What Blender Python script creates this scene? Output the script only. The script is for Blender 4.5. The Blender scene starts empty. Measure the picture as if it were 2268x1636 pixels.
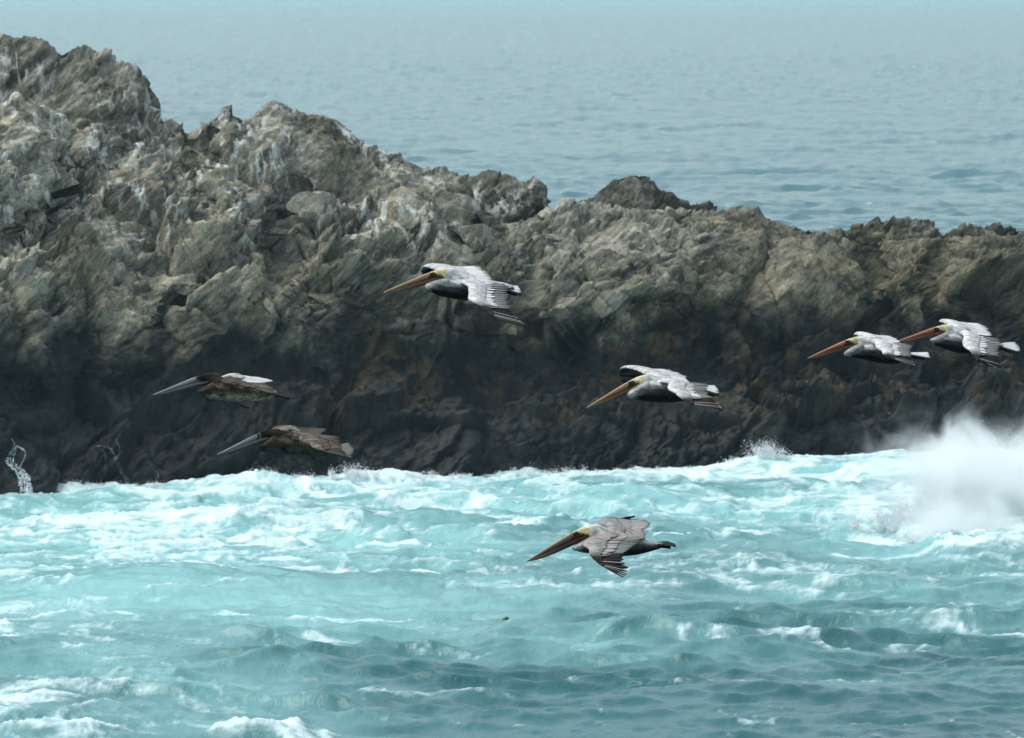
import bpy, math, random
import numpy as np
from mathutils import Vector, Matrix

# ------------------------------------------------------------------ camera, sky, sun, exposure
SC = bpy.context.scene
COL = SC.collection
W, H = 1024, 738
F = 4871.0                 # focal length in pixels at width 1024 (about 12 degrees across)
CAM_H = 12.0
HORIZON = -3.0             # picture row of the horizon (hidden in the haze)
PITCH = math.atan((H / 2 - HORIZON) / F)

cd = bpy.data.cameras.new("camera")
cam = bpy.data.objects.new("camera", cd)
COL.objects.link(cam)
cam.location = (0, 0, CAM_H)
cam.rotation_euler = (math.pi / 2 - PITCH, 0, 0)
cd.sensor_width = 36.0
cd.lens = 36.0 * F / W
cd.clip_start = 0.5
cd.clip_end = 60000
cd.dof.use_dof = True
cd.dof.focus_distance = 33.0
cd.dof.aperture_fstop = 14.0
SC.camera = cam

SUN_EL, SUN_AZ = math.radians(60), math.radians(285)    # azimuth clockwise from +Y
world = bpy.data.worlds.new("World")
SC.world = world
world.use_nodes = True
wn, wl = world.node_tree.nodes, world.node_tree.links
wn.clear()
sky = wn.new("ShaderNodeTexSky")
sky.sky_type = 'NISHITA'
sky.sun_disc = False
sky.sun_elevation = SUN_EL
sky.sun_rotation = SUN_AZ
sky.air_density = 1.2
sky.dust_density = 0.8
sky.ozone_density = 2.0
hs = wn.new("ShaderNodeHueSaturation")
hs.inputs['Saturation'].default_value = 0.60
hs.inputs['Hue'].default_value = 0.478
bg = wn.new("ShaderNodeBackground")
bg.inputs['Strength'].default_value = 0.12
wo = wn.new("ShaderNodeOutputWorld")
wl.new(sky.outputs[0], hs.inputs['Color'])
wl.new(hs.outputs[0], bg.inputs['Color'])
wl.new(bg.outputs[0], wo.inputs['Surface'])

sd = bpy.data.lights.new("sun", 'SUN')
sun = bpy.data.objects.new("sun", sd)
COL.objects.link(sun)
sd.energy = 1.7
sd.angle = math.radians(50)
sd.color = (1.0, 0.985, 0.91)
sdir = Vector((math.sin(SUN_AZ) * math.cos(SUN_EL), math.cos(SUN_AZ) * math.cos(SUN_EL), math.sin(SUN_EL)))
sun.rotation_euler = sdir.to_track_quat('Z', 'Y').to_euler()

SC.view_settings.view_transform = 'Standard'
SC.view_settings.look = 'None'
SC.view_settings.exposure = 0.66
SC.view_settings.gamma = 1.0
SC.render.engine = 'CYCLES'
SC.cycles.use_denoising = True
SC.cycles.volume_bounces = 12
SC.cycles.volume_step_rate = 1.0

# ------------------------------------------------------------------ helpers
CP, SP = math.cos(PITCH), math.sin(PITCH)
def ray(px, py):
    """viewing direction of a picture point, scaled so that its y is 1"""
    a = (np.asarray(px, float) - W / 2) / F
    b = -(np.asarray(py, float) - H / 2) / F
    y = CP + b * SP
    return a / y, (-SP + b * CP) / y
def at(px, py, y):
    rx, rz = ray(px, py)
    return rx * y, y, CAM_H + rz * y
def ground_y(py):
    return -CAM_H / ray(512, py)[1]
def project(x, y, z):
    dz = z - CAM_H
    d = y * CP - dz * SP
    return W / 2 + F * x / d, H / 2 - F * (y * SP + dz * CP) / d

def sstep(a, b, x):
    t = np.clip((x - a) / (b - a), 0, 1)
    return t * t * (3 - 2 * t)

def _h(ix, iy, iz, seed):
    h = (ix.astype(np.uint32) * np.uint32(374761393) + iy.astype(np.uint32) * np.uint32(668265263)
         + iz.astype(np.uint32) * np.uint32(2246822519) + np.uint32((seed * 3266489917) & 0xffffffff))
    h ^= h >> np.uint32(15); h *= np.uint32(2246822519); h ^= h >> np.uint32(13)
    h *= np.uint32(3266489917); h ^= h >> np.uint32(16)
    return h
_G = np.array([[1,1,0],[-1,1,0],[1,-1,0],[-1,-1,0],[1,0,1],[-1,0,1],[1,0,-1],[-1,0,-1],
               [0,1,1],[0,-1,1],[0,1,-1],[0,-1,-1],[1,1,0],[-1,1,0],[0,-1,1],[0,-1,-1]], np.float32)
def pn(p, seed=0):
    """gradient noise, about -0.8..0.8"""
    p = p.astype(np.float32)
    f0 = np.floor(p); f = p - f0; i = f0.astype(np.int64)
    u = f * f * f * (f * (f * 6 - 15) + 10)
    r = 0
    for dx in (0, 1):
        wx = u[:, 0] if dx else 1 - u[:, 0]
        for dy in (0, 1):
            wy = u[:, 1] if dy else 1 - u[:, 1]
            for dz in (0, 1):
                wz = u[:, 2] if dz else 1 - u[:, 2]
                g = _G[_h(i[:, 0] + dx, i[:, 1] + dy, i[:, 2] + dz, seed) & np.uint32(15)]
                r = r + wx * wy * wz * (g[:, 0] * (f[:, 0] - dx) + g[:, 1] * (f[:, 1] - dy) + g[:, 2] * (f[:, 2] - dz))
    return r
def fbm(p, octaves=4, seed=0, gain=0.5, lac=2.03, ridged=False):
    r, a, q = 0, 1.0, p
    for o in range(octaves):
        n = pn(q, seed + o * 17)
        r = r + a * ((0.5 - 2 * np.abs(n)) if ridged else n)
        a *= gain; q = q * lac + 3.7
    return r
def facet(p, seed=0, slope=1.0):
    """broken blocks: every cell is a plane of its own height and tilt; also the distance to the joint"""
    p = p.astype(np.float32)
    i = np.floor(p).astype(np.int64)
    n = len(p)
    b1 = np.full(n, 9e9, np.float32); b2 = b1.copy()
    val = np.zeros(n, np.float32)
    for dx in (-1, 0, 1):
        for dy in (-1, 0, 1):
            for dz in (-1, 0, 1):
                cx, cy, cz = i[:, 0] + dx, i[:, 1] + dy, i[:, 2] + dz
                h = _h(cx, cy, cz, seed)
                vx = p[:, 0] - cx - (h & np.uint32(1023)).astype(np.float32) / 1023
                vy = p[:, 1] - cy - ((h >> np.uint32(10)) & np.uint32(1023)).astype(np.float32) / 1023
                vz = p[:, 2] - cz - ((h >> np.uint32(20)) & np.uint32(1023)).astype(np.float32) / 1023
                d = vx * vx + vy * vy + vz * vz
                g = h * np.uint32(2654435761)
                nx = (g & np.uint32(255)).astype(np.float32) / 127.5 - 1
                ny = ((g >> np.uint32(8)) & np.uint32(255)).astype(np.float32) / 127.5 - 1
                nz = ((g >> np.uint32(16)) & np.uint32(255)).astype(np.float32) / 127.5 - 1
                hh = ((g >> np.uint32(24)) & np.uint32(255)).astype(np.float32) / 255 - 0.5
                v = hh + slope * (vx * nx + vy * ny + vz * nz)
                m = d < b1
                b2 = np.where(m, b1, np.minimum(b2, d))
                val = np.where(m, v, val)
                b1 = np.where(m, d, b1)
    return val, np.sqrt(b2) - np.sqrt(b1)

def grid_mesh(name, P, nr, nc, smooth=True, attrs=None):
    """P: (nr*nc,3) points, row by row"""
    me = bpy.data.meshes.new(name)
    me.vertices.add(nr * nc)
    me.vertices.foreach_set("co", P.astype(np.float32).ravel())
    r, c = np.meshgrid(np.arange(nr - 1), np.arange(nc - 1), indexing='ij')
    a = (r * nc + c).ravel()
    q = np.stack([a, a + 1, a + nc + 1, a + nc], 1).astype(np.int32)
    nf = len(q)
    me.loops.add(nf * 4); me.polygons.add(nf)
    me.loops.foreach_set("vertex_index", q.ravel())
    me.polygons.foreach_set("loop_start", np.arange(nf, dtype=np.int32) * 4)
    me.polygons.foreach_set("loop_total", np.full(nf, 4, np.int32))
    me.polygons.foreach_set("use_smooth", np.full(nf, smooth))
    for k, v in (attrs or {}).items():
        at_ = me.attributes.new(k, 'FLOAT', 'POINT')
        at_.data.foreach_set("value", v.astype(np.float32))
    me.update(); me.validate()
    return me
def poly_mesh(name, V, Fs, smooth=True):
    me = bpy.data.meshes.new(name)
    me.from_pydata([tuple(map(float, v)) for v in V], [], [tuple(int(i) for i in f) for f in Fs])
    me.polygons.foreach_set("use_smooth", np.full(len(me.polygons), smooth))
    me.update()
    return me
def link(name, me, mat, parent=None, **props):
    o = bpy.data.objects.new(name, me)
    COL.objects.link(o)
    if me is not None and mat is not None and not me.materials:
        me.materials.append(mat)
    if parent is not None:
        o.parent = parent
    for k, v in props.items():
        o[k] = v
    return o

def ipol(pts, u):
    pts = np.array(pts, float); s = np.linspace(0, 1, len(pts))
    return np.array([np.interp(u, s, pts[:, k]) for k in range(pts.shape[1])])
def smooth_pts(pts, n):
    """Catmull-Rom through the points"""
    p = np.array(pts, float); m = len(p)
    q = np.vstack([2 * p[0] - p[1], p, 2 * p[-1] - p[-2]])
    out = []
    for t in np.linspace(0, m - 1, n):
        i = min(int(t), m - 2); f = t - i
        a, b, c, d = q[i], q[i + 1], q[i + 2], q[i + 3]
        out.append(0.5 * (2 * b + (c - a) * f + (2 * a - 5 * b + 4 * c - d) * f * f + (3 * b - a - 3 * c + d) * f ** 3))
    return np.array(out)

class NT:
    """small node-tree writer"""
    def __init__(s, name):
        s.m = bpy.data.materials.new(name); s.m.use_nodes = True
        s.t = s.m.node_tree; s.t.nodes.clear()
        s.out = s.t.nodes.new("ShaderNodeOutputMaterial")
        s.pos = s.n("ShaderNodeTexCoord").outputs['Object']
    def n(s, typ, **kw):
        nd = s.t.nodes.new(typ)
        for k, v in kw.items(): setattr(nd, k, v)
        return nd
    def set(s, sock, v):
        if isinstance(v, bpy.types.NodeSocket): s.t.links.new(v, sock)
        elif v is not None:
            if sock.type == 'RGBA' and len(v) == 3: v = (*v, 1)
            sock.default_value = v
    def mapping(s, scale=(1, 1, 1), rot=(0, 0, 0), loc=(0, 0, 0), v=None):
        m = s.n("ShaderNodeMapping")
        m.inputs['Scale'].default_value = scale; m.inputs['Rotation'].default_value = rot
        m.inputs['Location'].default_value = loc
        s.set(m.inputs['Vector'], v or s.pos); return m.outputs[0]
    def noise(s, scale, detail=5, rough=0.55, dist=0, v=None):
        t = s.n("ShaderNodeTexNoise"); s.set(t.inputs['Vector'], v or s.pos)
        t.inputs['Scale'].default_value = scale; t.inputs['Detail'].default_value = detail
        t.inputs['Roughness'].default_value = rough; t.inputs['Distortion'].default_value = dist
        return t.outputs['Fac']
    def voro(s, scale, feature='F1', v=None, out='Distance'):
        t = s.n("ShaderNodeTexVoronoi", feature=feature); s.set(t.inputs['Vector'], v or s.pos)
        t.inputs['Scale'].default_value = scale
        return t.outputs[out]
    def math(s, op, a, b=None, c=None, clamp=False):
        t = s.n("ShaderNodeMath", operation=op, use_clamp=clamp)
        for k, v in enumerate((a, b, c)): s.set(t.inputs[k], v)
        return t.outputs[0]
    def rng(s, v, a, b, c=0.0, d=1.0, smooth=True):
        t = s.n("ShaderNodeMapRange", interpolation_type='SMOOTHSTEP' if smooth else 'LINEAR')
        for k, x in zip(('Value', 'From Min', 'From Max', 'To Min', 'To Max'), (v, a, b, c, d)): s.set(t.inputs[k], x)
        return t.outputs[0]
    def mix(s, f, a, b, blend='MIX'):
        t = s.n("ShaderNodeMix", data_type='RGBA', blend_type=blend)
        s.set(t.inputs[0], f); s.set(t.inputs[6], a); s.set(t.inputs[7], b)
        return t.outputs[2]
    def attr(s, name, out='Fac'):
        t = s.n("ShaderNodeAttribute", attribute_name=name); return t.outputs[out]
    def bump(s, h, strength=0.5, dist=0.05):
        t = s.n("ShaderNodeBump"); t.inputs['Strength'].default_value = strength
        t.inputs['Distance'].default_value = dist; s.set(t.inputs['Height'], h); return t.outputs[0]
    def pbsdf(s, color, rough=0.6, normal=None, **kw):
        p = s.n("ShaderNodeBsdfPrincipled")
        s.set(p.inputs['Base Color'], color); s.set(p.inputs['Roughness'], rough)
        if normal is not None: s.set(p.inputs['Normal'], normal)
        for k, v in kw.items(): s.set(p.inputs[k.replace('_', ' ')], v)
        s.t.links.new(p.outputs[0], s.out.inputs['Surface'])
        return s.m
    def z(s):
        x = s.n("ShaderNodeSeparateXYZ"); s.set(x.inputs[0], s.pos); return x.outputs
# ------------------------------------------------------------------ rocky ridge
K = 1024 / 2268.0          # outlines below were measured on a 2268 px wide copy
def rock_material(name="ridge_rock", gain=1.0):
    t = NT(name)
    xyz = t.z()
    rot = (0, math.radians(45), 0)
    def along(v, scale): return t.mapping(scale=scale, v=t.mapping(rot=rot, v=v))     # turn to the bedding first, then stretch
    nz = t.n("ShaderNodeTexNoise"); nz.inputs['Scale'].default_value = 0.8; nz.inputs['Detail'].default_value = 5
    t.set(nz.inputs['Vector'], t.pos)
    warp = t.n("ShaderNodeVectorMath", operation='MULTIPLY_ADD')
    t.set(warp.inputs[0], nz.outputs['Color']); warp.inputs[1].default_value = (0.30, 0.30, 0.30); t.set(warp.inputs[2], t.pos)
    wp = warp.outputs[0]
    sv = along(wp, (0.34, 1.0, 1.5))
    big = t.noise(0.30, 5, 0.6)
    mid = t.noise(1.2, 7, 0.66, 0, sv)
    fine = t.noise(6.0, 6, 0.72, 0, sv)
    blk = t.n("ShaderNodeSeparateColor"); t.set(blk.inputs[0], t.voro(0.75, 'F1', sv, 'Color'))
    blk2 = t.n("ShaderNodeSeparateColor"); t.set(blk2.inputs[0], t.voro(2.4, 'F1', sv, 'Color'))
    vein = t.noise(1.6, 6, 0.7, 0, along(wp, (0.16, 1, 3.2)))
    thin = t.noise(3.2, 5, 0.7, 0, along(wp, (0.12, 1, 3.6)))
    tone = t.math('ADD', t.math('MULTIPLY', mid, 0.75), t.math('MULTIPLY', fine, 0.45))
    tone = t.math('ADD', tone, t.math('MULTIPLY', blk.outputs[0], 0.13))
    tone = t.math('ADD', tone, t.math('MULTIPLY', blk2.outputs[0], 0.10))
    tone = t.math('ADD', tone, t.math('MULTIPLY', big, 0.30))
    grey = t.mix(t.rng(tone, 0.68, 0.96), (0.066, 0.067, 0.057), (0.345, 0.325, 0.262))
    grey = t.mix(t.rng(tone, 0.90, 1.08, 0, 0.85), grey, (0.62, 0.58, 0.47))
    grey = t.mix(t.rng(vein, 0.55, 0.66, 0, 0.7), grey, (0.055, 0.060, 0.054))
    grey = t.mix(t.rng(thin, 0.55, 0.68, 0, 0.6), grey, (0.46, 0.45, 0.40))
    grey = t.mix(t.rng(thin, 0.46, 0.36, 0, 0.5), grey, (0.05, 0.053, 0.048))
    warm = t.rng(t.noise(0.38, 5, 0.65, 0, t.mapping(loc=(2, 8, 5))), 0.44, 0.60)
    grey = t.mix(t.math('MULTIPLY', warm, 0.8), grey, t.mix(1.0, grey, (1.06, 1.0, 0.86), 'MULTIPLY'))
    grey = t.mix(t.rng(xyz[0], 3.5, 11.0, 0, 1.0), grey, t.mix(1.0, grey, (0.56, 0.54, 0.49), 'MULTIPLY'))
    grain = t.noise(24, 4, 0.75)
    grey = t.mix(1.0, grey, t.mix(t.rng(grain, 0.34, 0.66), (0.50, 0.51, 0.51), (1.04, 1.02, 0.98)), 'MULTIPLY')
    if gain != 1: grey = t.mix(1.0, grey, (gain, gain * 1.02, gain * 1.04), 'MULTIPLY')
    # bird lime: pale runs down the face, mostly on the higher left part
    lime = t.noise(2.2, 6, 0.72, 0, t.mapping(scale=(1.7, 1.0, 0.5), rot=(0, math.radians(-14), 0)))
    where = t.math('MULTIPLY', t.rng(t.noise(0.45, 3, 0.5, 0, t.mapping(loc=(4.3, 0, 2.0))), 0.42, 0.58), t.rng(xyz[0], 5.0, -4.0, 0.15, 1.0))
    where = t.math('MULTIPLY', where, t.rng(xyz[2], 4.4, 6.0))
    lm = t.math('MULTIPLY', t.rng(lime, 0.50, 0.60), where)
    dry = t.mix(t.math('MULTIPLY', lm, 0.9), grey, (0.62, 0.63, 0.58))
    # the wet, weed-grown zone that the waves reach
    wz = t.math('ADD', xyz[2], t.math('MULTIPLY', t.math('SUBTRACT', t.noise(0.6, 7, 0.7), 0.5), 6.5))
    wet = t.rng(wz, 4.6, 2.8)
    weed = t.mix(t.rng(t.noise(1.4, 7, 0.75), 0.40, 0.64), (0.004, 0.0065, 0.0075), (0.026, 0.031, 0.028))
    rust = t.math('MULTIPLY', t.rng(t.noise(0.7, 7, 0.75, 0, t.mapping(loc=(9.1, 3, 1))), 0.49, 0.63), t.math('MULTIPLY', t.rng(xyz[2], 0.7, 1.7), t.rng(xyz[0], -9.0, -3.0)))
    weed = t.mix(t.math('MULTIPLY', rust, 0.85), weed, t.mix(fine, (0.032, 0.021, 0.012), (0.16, 0.108, 0.055)))
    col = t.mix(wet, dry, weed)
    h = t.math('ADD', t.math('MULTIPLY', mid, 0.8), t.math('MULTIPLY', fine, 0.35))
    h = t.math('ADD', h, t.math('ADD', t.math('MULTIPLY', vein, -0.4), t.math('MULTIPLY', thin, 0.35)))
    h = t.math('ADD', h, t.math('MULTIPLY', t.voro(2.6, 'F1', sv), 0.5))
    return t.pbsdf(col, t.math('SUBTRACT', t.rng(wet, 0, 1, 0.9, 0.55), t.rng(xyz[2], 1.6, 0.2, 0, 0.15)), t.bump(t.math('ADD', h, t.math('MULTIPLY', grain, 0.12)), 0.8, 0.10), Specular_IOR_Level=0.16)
M_ROCK = rock_material()
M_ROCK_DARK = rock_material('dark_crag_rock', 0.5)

def rock_disp(P, amp=1.0):
    """fractured relief: ledges along slanting strata (clearest to the left) and tilted blocks at several sizes"""
    a = math.radians(43)
    ca, sa = math.cos(a), math.sin(a)
    wv = np.stack([fbm(P * 0.40, 4, 5), fbm(P * 0.40 + 20, 4, 6), fbm(P * 0.40 + 40, 4, 7)], 1)
    Q = np.stack([P[:, 0] * ca + P[:, 2] * sa, P[:, 1], -P[:, 0] * sa + P[:, 2] * ca], 1) + wv * 0.40
    left = sstep(3.0, -5.0, P[:, 0] + 2.5 * fbm(P * 0.25, 2, 9))          # well-bedded rock
    crumb = sstep(-0.30, 0.30, fbm(P * 0.24, 3, 15) - 0.30 * left)         # crumbly against slabby patches
    d = 0
    for fq, A, sd_ in ((0.55, 0.42, 21), (1.5, 0.22, 22), (4.0, 0.085, 23), (9.0, 0.035, 24)):
        t = Q[:, 2] * fq + 0.35 * fbm(Q * np.array([0.25, 0.5, 0.5]), 3, sd_)
        c = np.floor(t); fr = t - c
        hsh = _h(c.astype(np.int64), np.floor(Q[:, 0] * fq * 0.22 + 3 * pn(np.stack([c * 7.7, Q[:, 0] * 0.1, c], 1), 3)).astype(np.int64), np.zeros_like(c, np.int64), sd_)
        d = d + A * (0.25 + 0.75 * left) * ((hsh & np.uint32(1023)).astype(np.float32) / 1023 - 0.5 + 0.55 * (0.5 - fr) * sstep(1.0, 0.86, fr))
    f1, e1 = facet(Q * np.array([0.15, 0.30, 0.36]), 11, 1.0)
    f2, e2 = facet(Q * np.array([0.48, 0.8, 1.05]), 12, 1.1)
    f3, e3 = facet(Q * np.array([1.5, 2.2, 2.9]), 13, 1.2)
    f4, e4 = facet(Q * np.array([4.0, 5.0, 6.6]), 14, 1.2)
    k = 0.20 + 0.80 * crumb
    d = d + 1.05 * f1 + k * 0.42 * f2
    d -= 0.24 * (1 - sstep(0, 0.05, e1)) + k * 0.15 * (1 - sstep(0, 0.06, e2))
    fine = k * (0.16 * f3 - 0.06 * (1 - sstep(0, 0.10, e3))) + (0.45 + 0.7 * crumb) * 0.065 * f4 + 0.045 * fbm(P * 4.0, 4, 41, 0.62)
    return d * amp, fine

def ridge(name, crest, yc_fn, yb_fn, nx, nv, nb, zbase=-1.2, power=1.5, px_rng=None, amp=1.0, mat=None, back=5.0, seed_shift=(0, 0, 0), parent=None, soft=0.12, gullies=None, **props):
    cx = np.array([c[0] for c in crest]) * K; cy = np.array([c[1] for c in crest]) * K
    px = np.linspace(px_rng[0] * K, px_rng[1] * K, nx)
    py = np.interp(px, cx, cy)
    yc = yc_fn(px)
    X, Y, Z = at(px, py, yc)
    yb = yb_fn(px)
    v = np.concatenate([np.linspace(0, 1, nv), 1 + np.linspace(0, 1, nb + 1)[1:]])
    R = []
    for t in v:
        if t <= 1:
            z = zbase + (Z - zbase) * t
            y = yb + (yc - yb) * t ** power
        else:
            s = t - 1
            z = Z + (zbase - Z) * s ** 1.3
            y = yc + back * s ** 0.8
        R.append(np.stack([X, y, z], 1))
    P = np.concatenate(R)
    if gullies:
        fr = np.repeat(v, nx) <= 1.0
        z = P[:, 2]
        nt = 0.75 + 0.5 * fbm(P * 0.3, 3, 63)
        P[:, 1] += np.where(fr, nt * (1.5 * np.exp(-((z - 2.2) / 1.1) ** 2) - 0.8 * np.exp(-((z - 4.4) / 1.1) ** 2)), 0)
        gx, gy = project(P[:, 0], P[:, 1], P[:, 2])
        jit = 9 * fbm(P * 0.9, 3, 66)
        for width, depth, pts in gullies:
            best = np.full(len(P), 1e9)
            for (x0, y0), (x1, y1) in zip(pts[:-1], pts[1:]):
                x0, y0, x1, y1 = x0 * K, y0 * K, x1 * K, y1 * K
                tt = np.clip(((gx - x0) * (x1 - x0) + (gy - y0) * (y1 - y0)) / ((x1 - x0) ** 2 + (y1 - y0) ** 2), 0, 1)
                best = np.minimum(best, np.hypot(gx + jit - x0 - tt * (x1 - x0), gy - y0 - tt * (y1 - y0)))
            P[:, 1] += np.where(fr, depth * np.exp(-(best / (width * K)) ** 2), 0)
    nr = len(v)
    G = P.reshape(nr, nx, 3)
    # smooth normals of the base form
    du = np.gradient(G, axis=1); dv = np.gradient(G, axis=0)
    from numpy import cross
    N = cross(du, dv); N /= np.linalg.norm(N, axis=2, keepdims=True) + 1e-9
    N = N.reshape(-1, 3)
    d, fine = rock_disp(P + np.array(seed_shift), amp)
    vv = np.repeat(v, nx)
    keep = 1 - 0.75 * np.exp(-((vv - 1) / soft) ** 2)
    d = d * keep + fine * (1.0 if amp == 1.0 else 1.05)
    P = P + N * d[:, None]
    # sideways jostle so that edges are not all on straight columns
    P[:, 0] += 0.10 * amp * fbm(P * 1.6 + 70, 3, 51)
    me = grid_mesh(name, P, nr, nx, smooth=True)
    me.polygons.foreach_set("use_smooth", np.full(len(me.polygons), True))
    return link(name, me, mat or M_ROCK, parent, **props), P

def lin(*pts):
    xs = np.array([p[0] for p in pts]) * K; ys = np.array([p[1] for p in pts])
    return lambda px: np.interp(px, xs, ys)

base_y = lin((-600, 113.0), (0, 115.6), (500, 119.4), (1000, 122.0), (1500, 124.0), (2268, 127.5), (2900, 130))
main_crest = [(-700, 230), (-200, 215), (0, 235), (40, 225), (85, 240), (115, 262), (150, 300), (235, 282), (300, 292), (380, 292), (440, 282), (470, 256),
    (500, 236), (515, 231), (530, 240), (560, 246), (580, 250), (600, 240), (615, 243), (640, 260), (680, 272), (700, 270), (722, 274), (740, 290),
    (780, 318), (800, 330), (820, 342), (850, 348), (880, 355), (930, 370), (960, 372), (985, 368), (1010, 378), (1025, 388), (1036, 412), (1040, 470),
    (1080, 500), (1150, 482), (1205, 462), (1260, 448), (1320, 455), (1400, 462), (1500, 470), (1560, 478), (1600, 472), (1640, 472), (1672, 468), (1684, 488), (1700, 497),
    (1740, 502), (1780, 510), (1810, 520), (1835, 531), (1850, 525), (1900, 530), (2000, 530), (2060, 528), (2110, 530), (2150, 527), (2200, 524), (2268, 530), (2400, 520), (2900, 560)]
main_yc = lin((-600, 126.5), (0, 127), (440, 131), (1000, 132), (1500, 133), (2268, 135.5), (2900, 137))
ridge_obj, RIDGE_P = ridge("rocky_ridge", main_crest, main_yc, base_y, 780, 330, 60, px_rng=(-420, 2690), power=1.45, gullies=[
    (26, 1.1, [(655, 420), (640, 520), (600, 620), (540, 700)]), (16, 0.8, [(0, 560), (110, 470), (250, 360), (300, 300)]), (22, 0.9, [(150, 300), (140, 390), (60, 500)]),
    (20, 0.7, [(445, 300), (450, 400), (430, 470)]), (40, 0.9, [(395, 700), (360, 780)]), (24, 1.0, [(1045, 470), (1010, 560), (980, 640)]), (36, 1.0, [(1200, 540), (1180, 640), (1220, 720)]),
    (26, 0.8, [(1515, 500), (1535, 600), (1500, 690)]), (45, 1.2, [(1840, 530), (1720, 600), (1640, 680)]), (40, 1.1, [(1940, 580), (1890, 650), (1960, 720)]), (30, 0.9, [(2110, 540), (2060, 620), (2090, 700)]), (60, -0.7, [(500, 480), (420, 620)]), (70, -0.8, [(1420, 540), (1380, 640)]), (60, -0.7, [(860, 480), (780, 600)]), (50, -0.6, [(1740, 640), (1700, 700)])],
    kind="structure", label="long jagged grey-brown rock ridge with a dark wet base rising from the surf")
crags = [
    ("grey knobbly crag at the upper left end of the ridge", [(-420, 60), (-200, 75), (-40, 84), (0, 78), (12, 74), (24, 88), (50, 86), (75, 84), (95, 92), (112, 106), (135, 112), (160, 108), (178, 97), (190, 98), (205, 112), (218, 122), (240, 124), (256, 136), (282, 140), (302, 150), (312, 168), (315, 200), (318, 238), (340, 246), (352, 258), (372, 266), (430, 300), (470, 340)],
        lambda p: 134.0 + 0 * p, lambda p: 130.5 + 0 * p, 300, 130, 30, (-420, 470), 3.0, (3, 5, 0)),
    ("dark square-topped crag beside the notch in the ridge", [(1000, 520), (1036, 408), (1055, 397), (1072, 392), (1092, 389), (1106, 398), (1120, 404), (1140, 410), (1160, 415), (1176, 406), (1190, 405), (1192, 430), (1200, 448), (1207, 462), (1230, 520)],
        lambda p: 134.6 + 0 * p, lambda p: 132.6 + 0 * p, 110, 90, 30, (1000, 1230), 2.2, (17, 2, 9)),
    ("dark pointed crag forming the middle peak of the ridge", [(1200, 510), (1230, 462), (1300, 437), (1322, 424), (1338, 408), (1352, 399), (1375, 392), (1395, 389), (1410, 383), (1428, 383), (1440, 395), (1460, 417), (1478, 430), (1502, 449), (1530, 460), (1560, 458), (1582, 470), (1610, 482), (1660, 520)],
        lambda p: 135.6 + 0 * p, lambda p: 133.4 + 0 * p, 200, 100, 30, (1200, 1660), 2.2, (31, 7, 3)),
    ("brown blocky crag near the right end of the ridge", [(1800, 580), (1836, 528), (1845, 514), (1868, 510), (1895, 506), (1920, 498), (1940, 489), (1980, 488), (2010, 486), (2040, 488), (2056, 483), (2066, 492), (2070, 512), (2085, 518), (2110, 560)],
        lambda p: 136.4 + 0 * p, lambda p: 133.6 + 0 * p, 150, 110, 30, (1800, 2110), 2.0, (8, 23, 14)),
    ("dark crag cut by the right edge of the picture", [(2060, 580), (2088, 520), (2112, 510), (2135, 502), (2155, 500), (2172, 508), (2190, 512), (2210, 502), (2240, 503), (2268, 512), (2350, 505), (2450, 540), (2560, 600)],
        lambda p: 136.8 + 0 * p, lambda p: 134.0 + 0 * p, 200, 110, 30, (2060, 2560), 2.0, (41, 12, 6)),
]
ROCKS = [ridge_obj]
for lab, crest, yc, yb, nx, nv, nb, rg, zb, sh in crags:
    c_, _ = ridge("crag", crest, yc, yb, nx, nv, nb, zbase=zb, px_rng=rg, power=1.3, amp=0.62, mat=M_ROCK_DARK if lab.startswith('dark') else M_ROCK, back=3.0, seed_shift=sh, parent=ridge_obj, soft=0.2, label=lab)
    ROCKS.append(c_)
# ------------------------------------------------------------------ sea
rng_ = np.random.default_rng(7)
near = np.concatenate([np.array([-30, 10, 35, 55, 66, 72.0]), np.arange(76.0, 142.0, 0.135)])
far = CAM_H * F / np.arange(CAM_H * F / 142.0 - 0.8, 55.0, -0.8)       # even rows on the sloping view, then coarser
far = np.concatenate([far, far[-1] * np.exp(np.arange(1, 110) * 0.025), [20000.0, 26000.0]])
rows = np.concatenate([near, far])
uc = np.linspace(-0.15, 0.15, 590)
cols = np.concatenate([[-4, -1.6, -0.7, -0.36, -0.22], uc, [0.22, 0.36, 0.7, 1.6, 4]])
nr, nc = len(rows), len(cols)
YY = np.repeat(rows, nc); XX = np.tile(cols, nr) * np.maximum(YY, 72)
step = np.repeat(np.gradient(rows), nc)
PX, PY = project(XX, YY, np.zeros_like(YY))
infr = (np.abs(np.tile(cols, nr)) <= 0.16) & (YY > 70)
lee = sstep(119, 108, YY - 0.33 * XX)                     # 0 close under the rock, 1 further out
front = YY < 142

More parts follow.
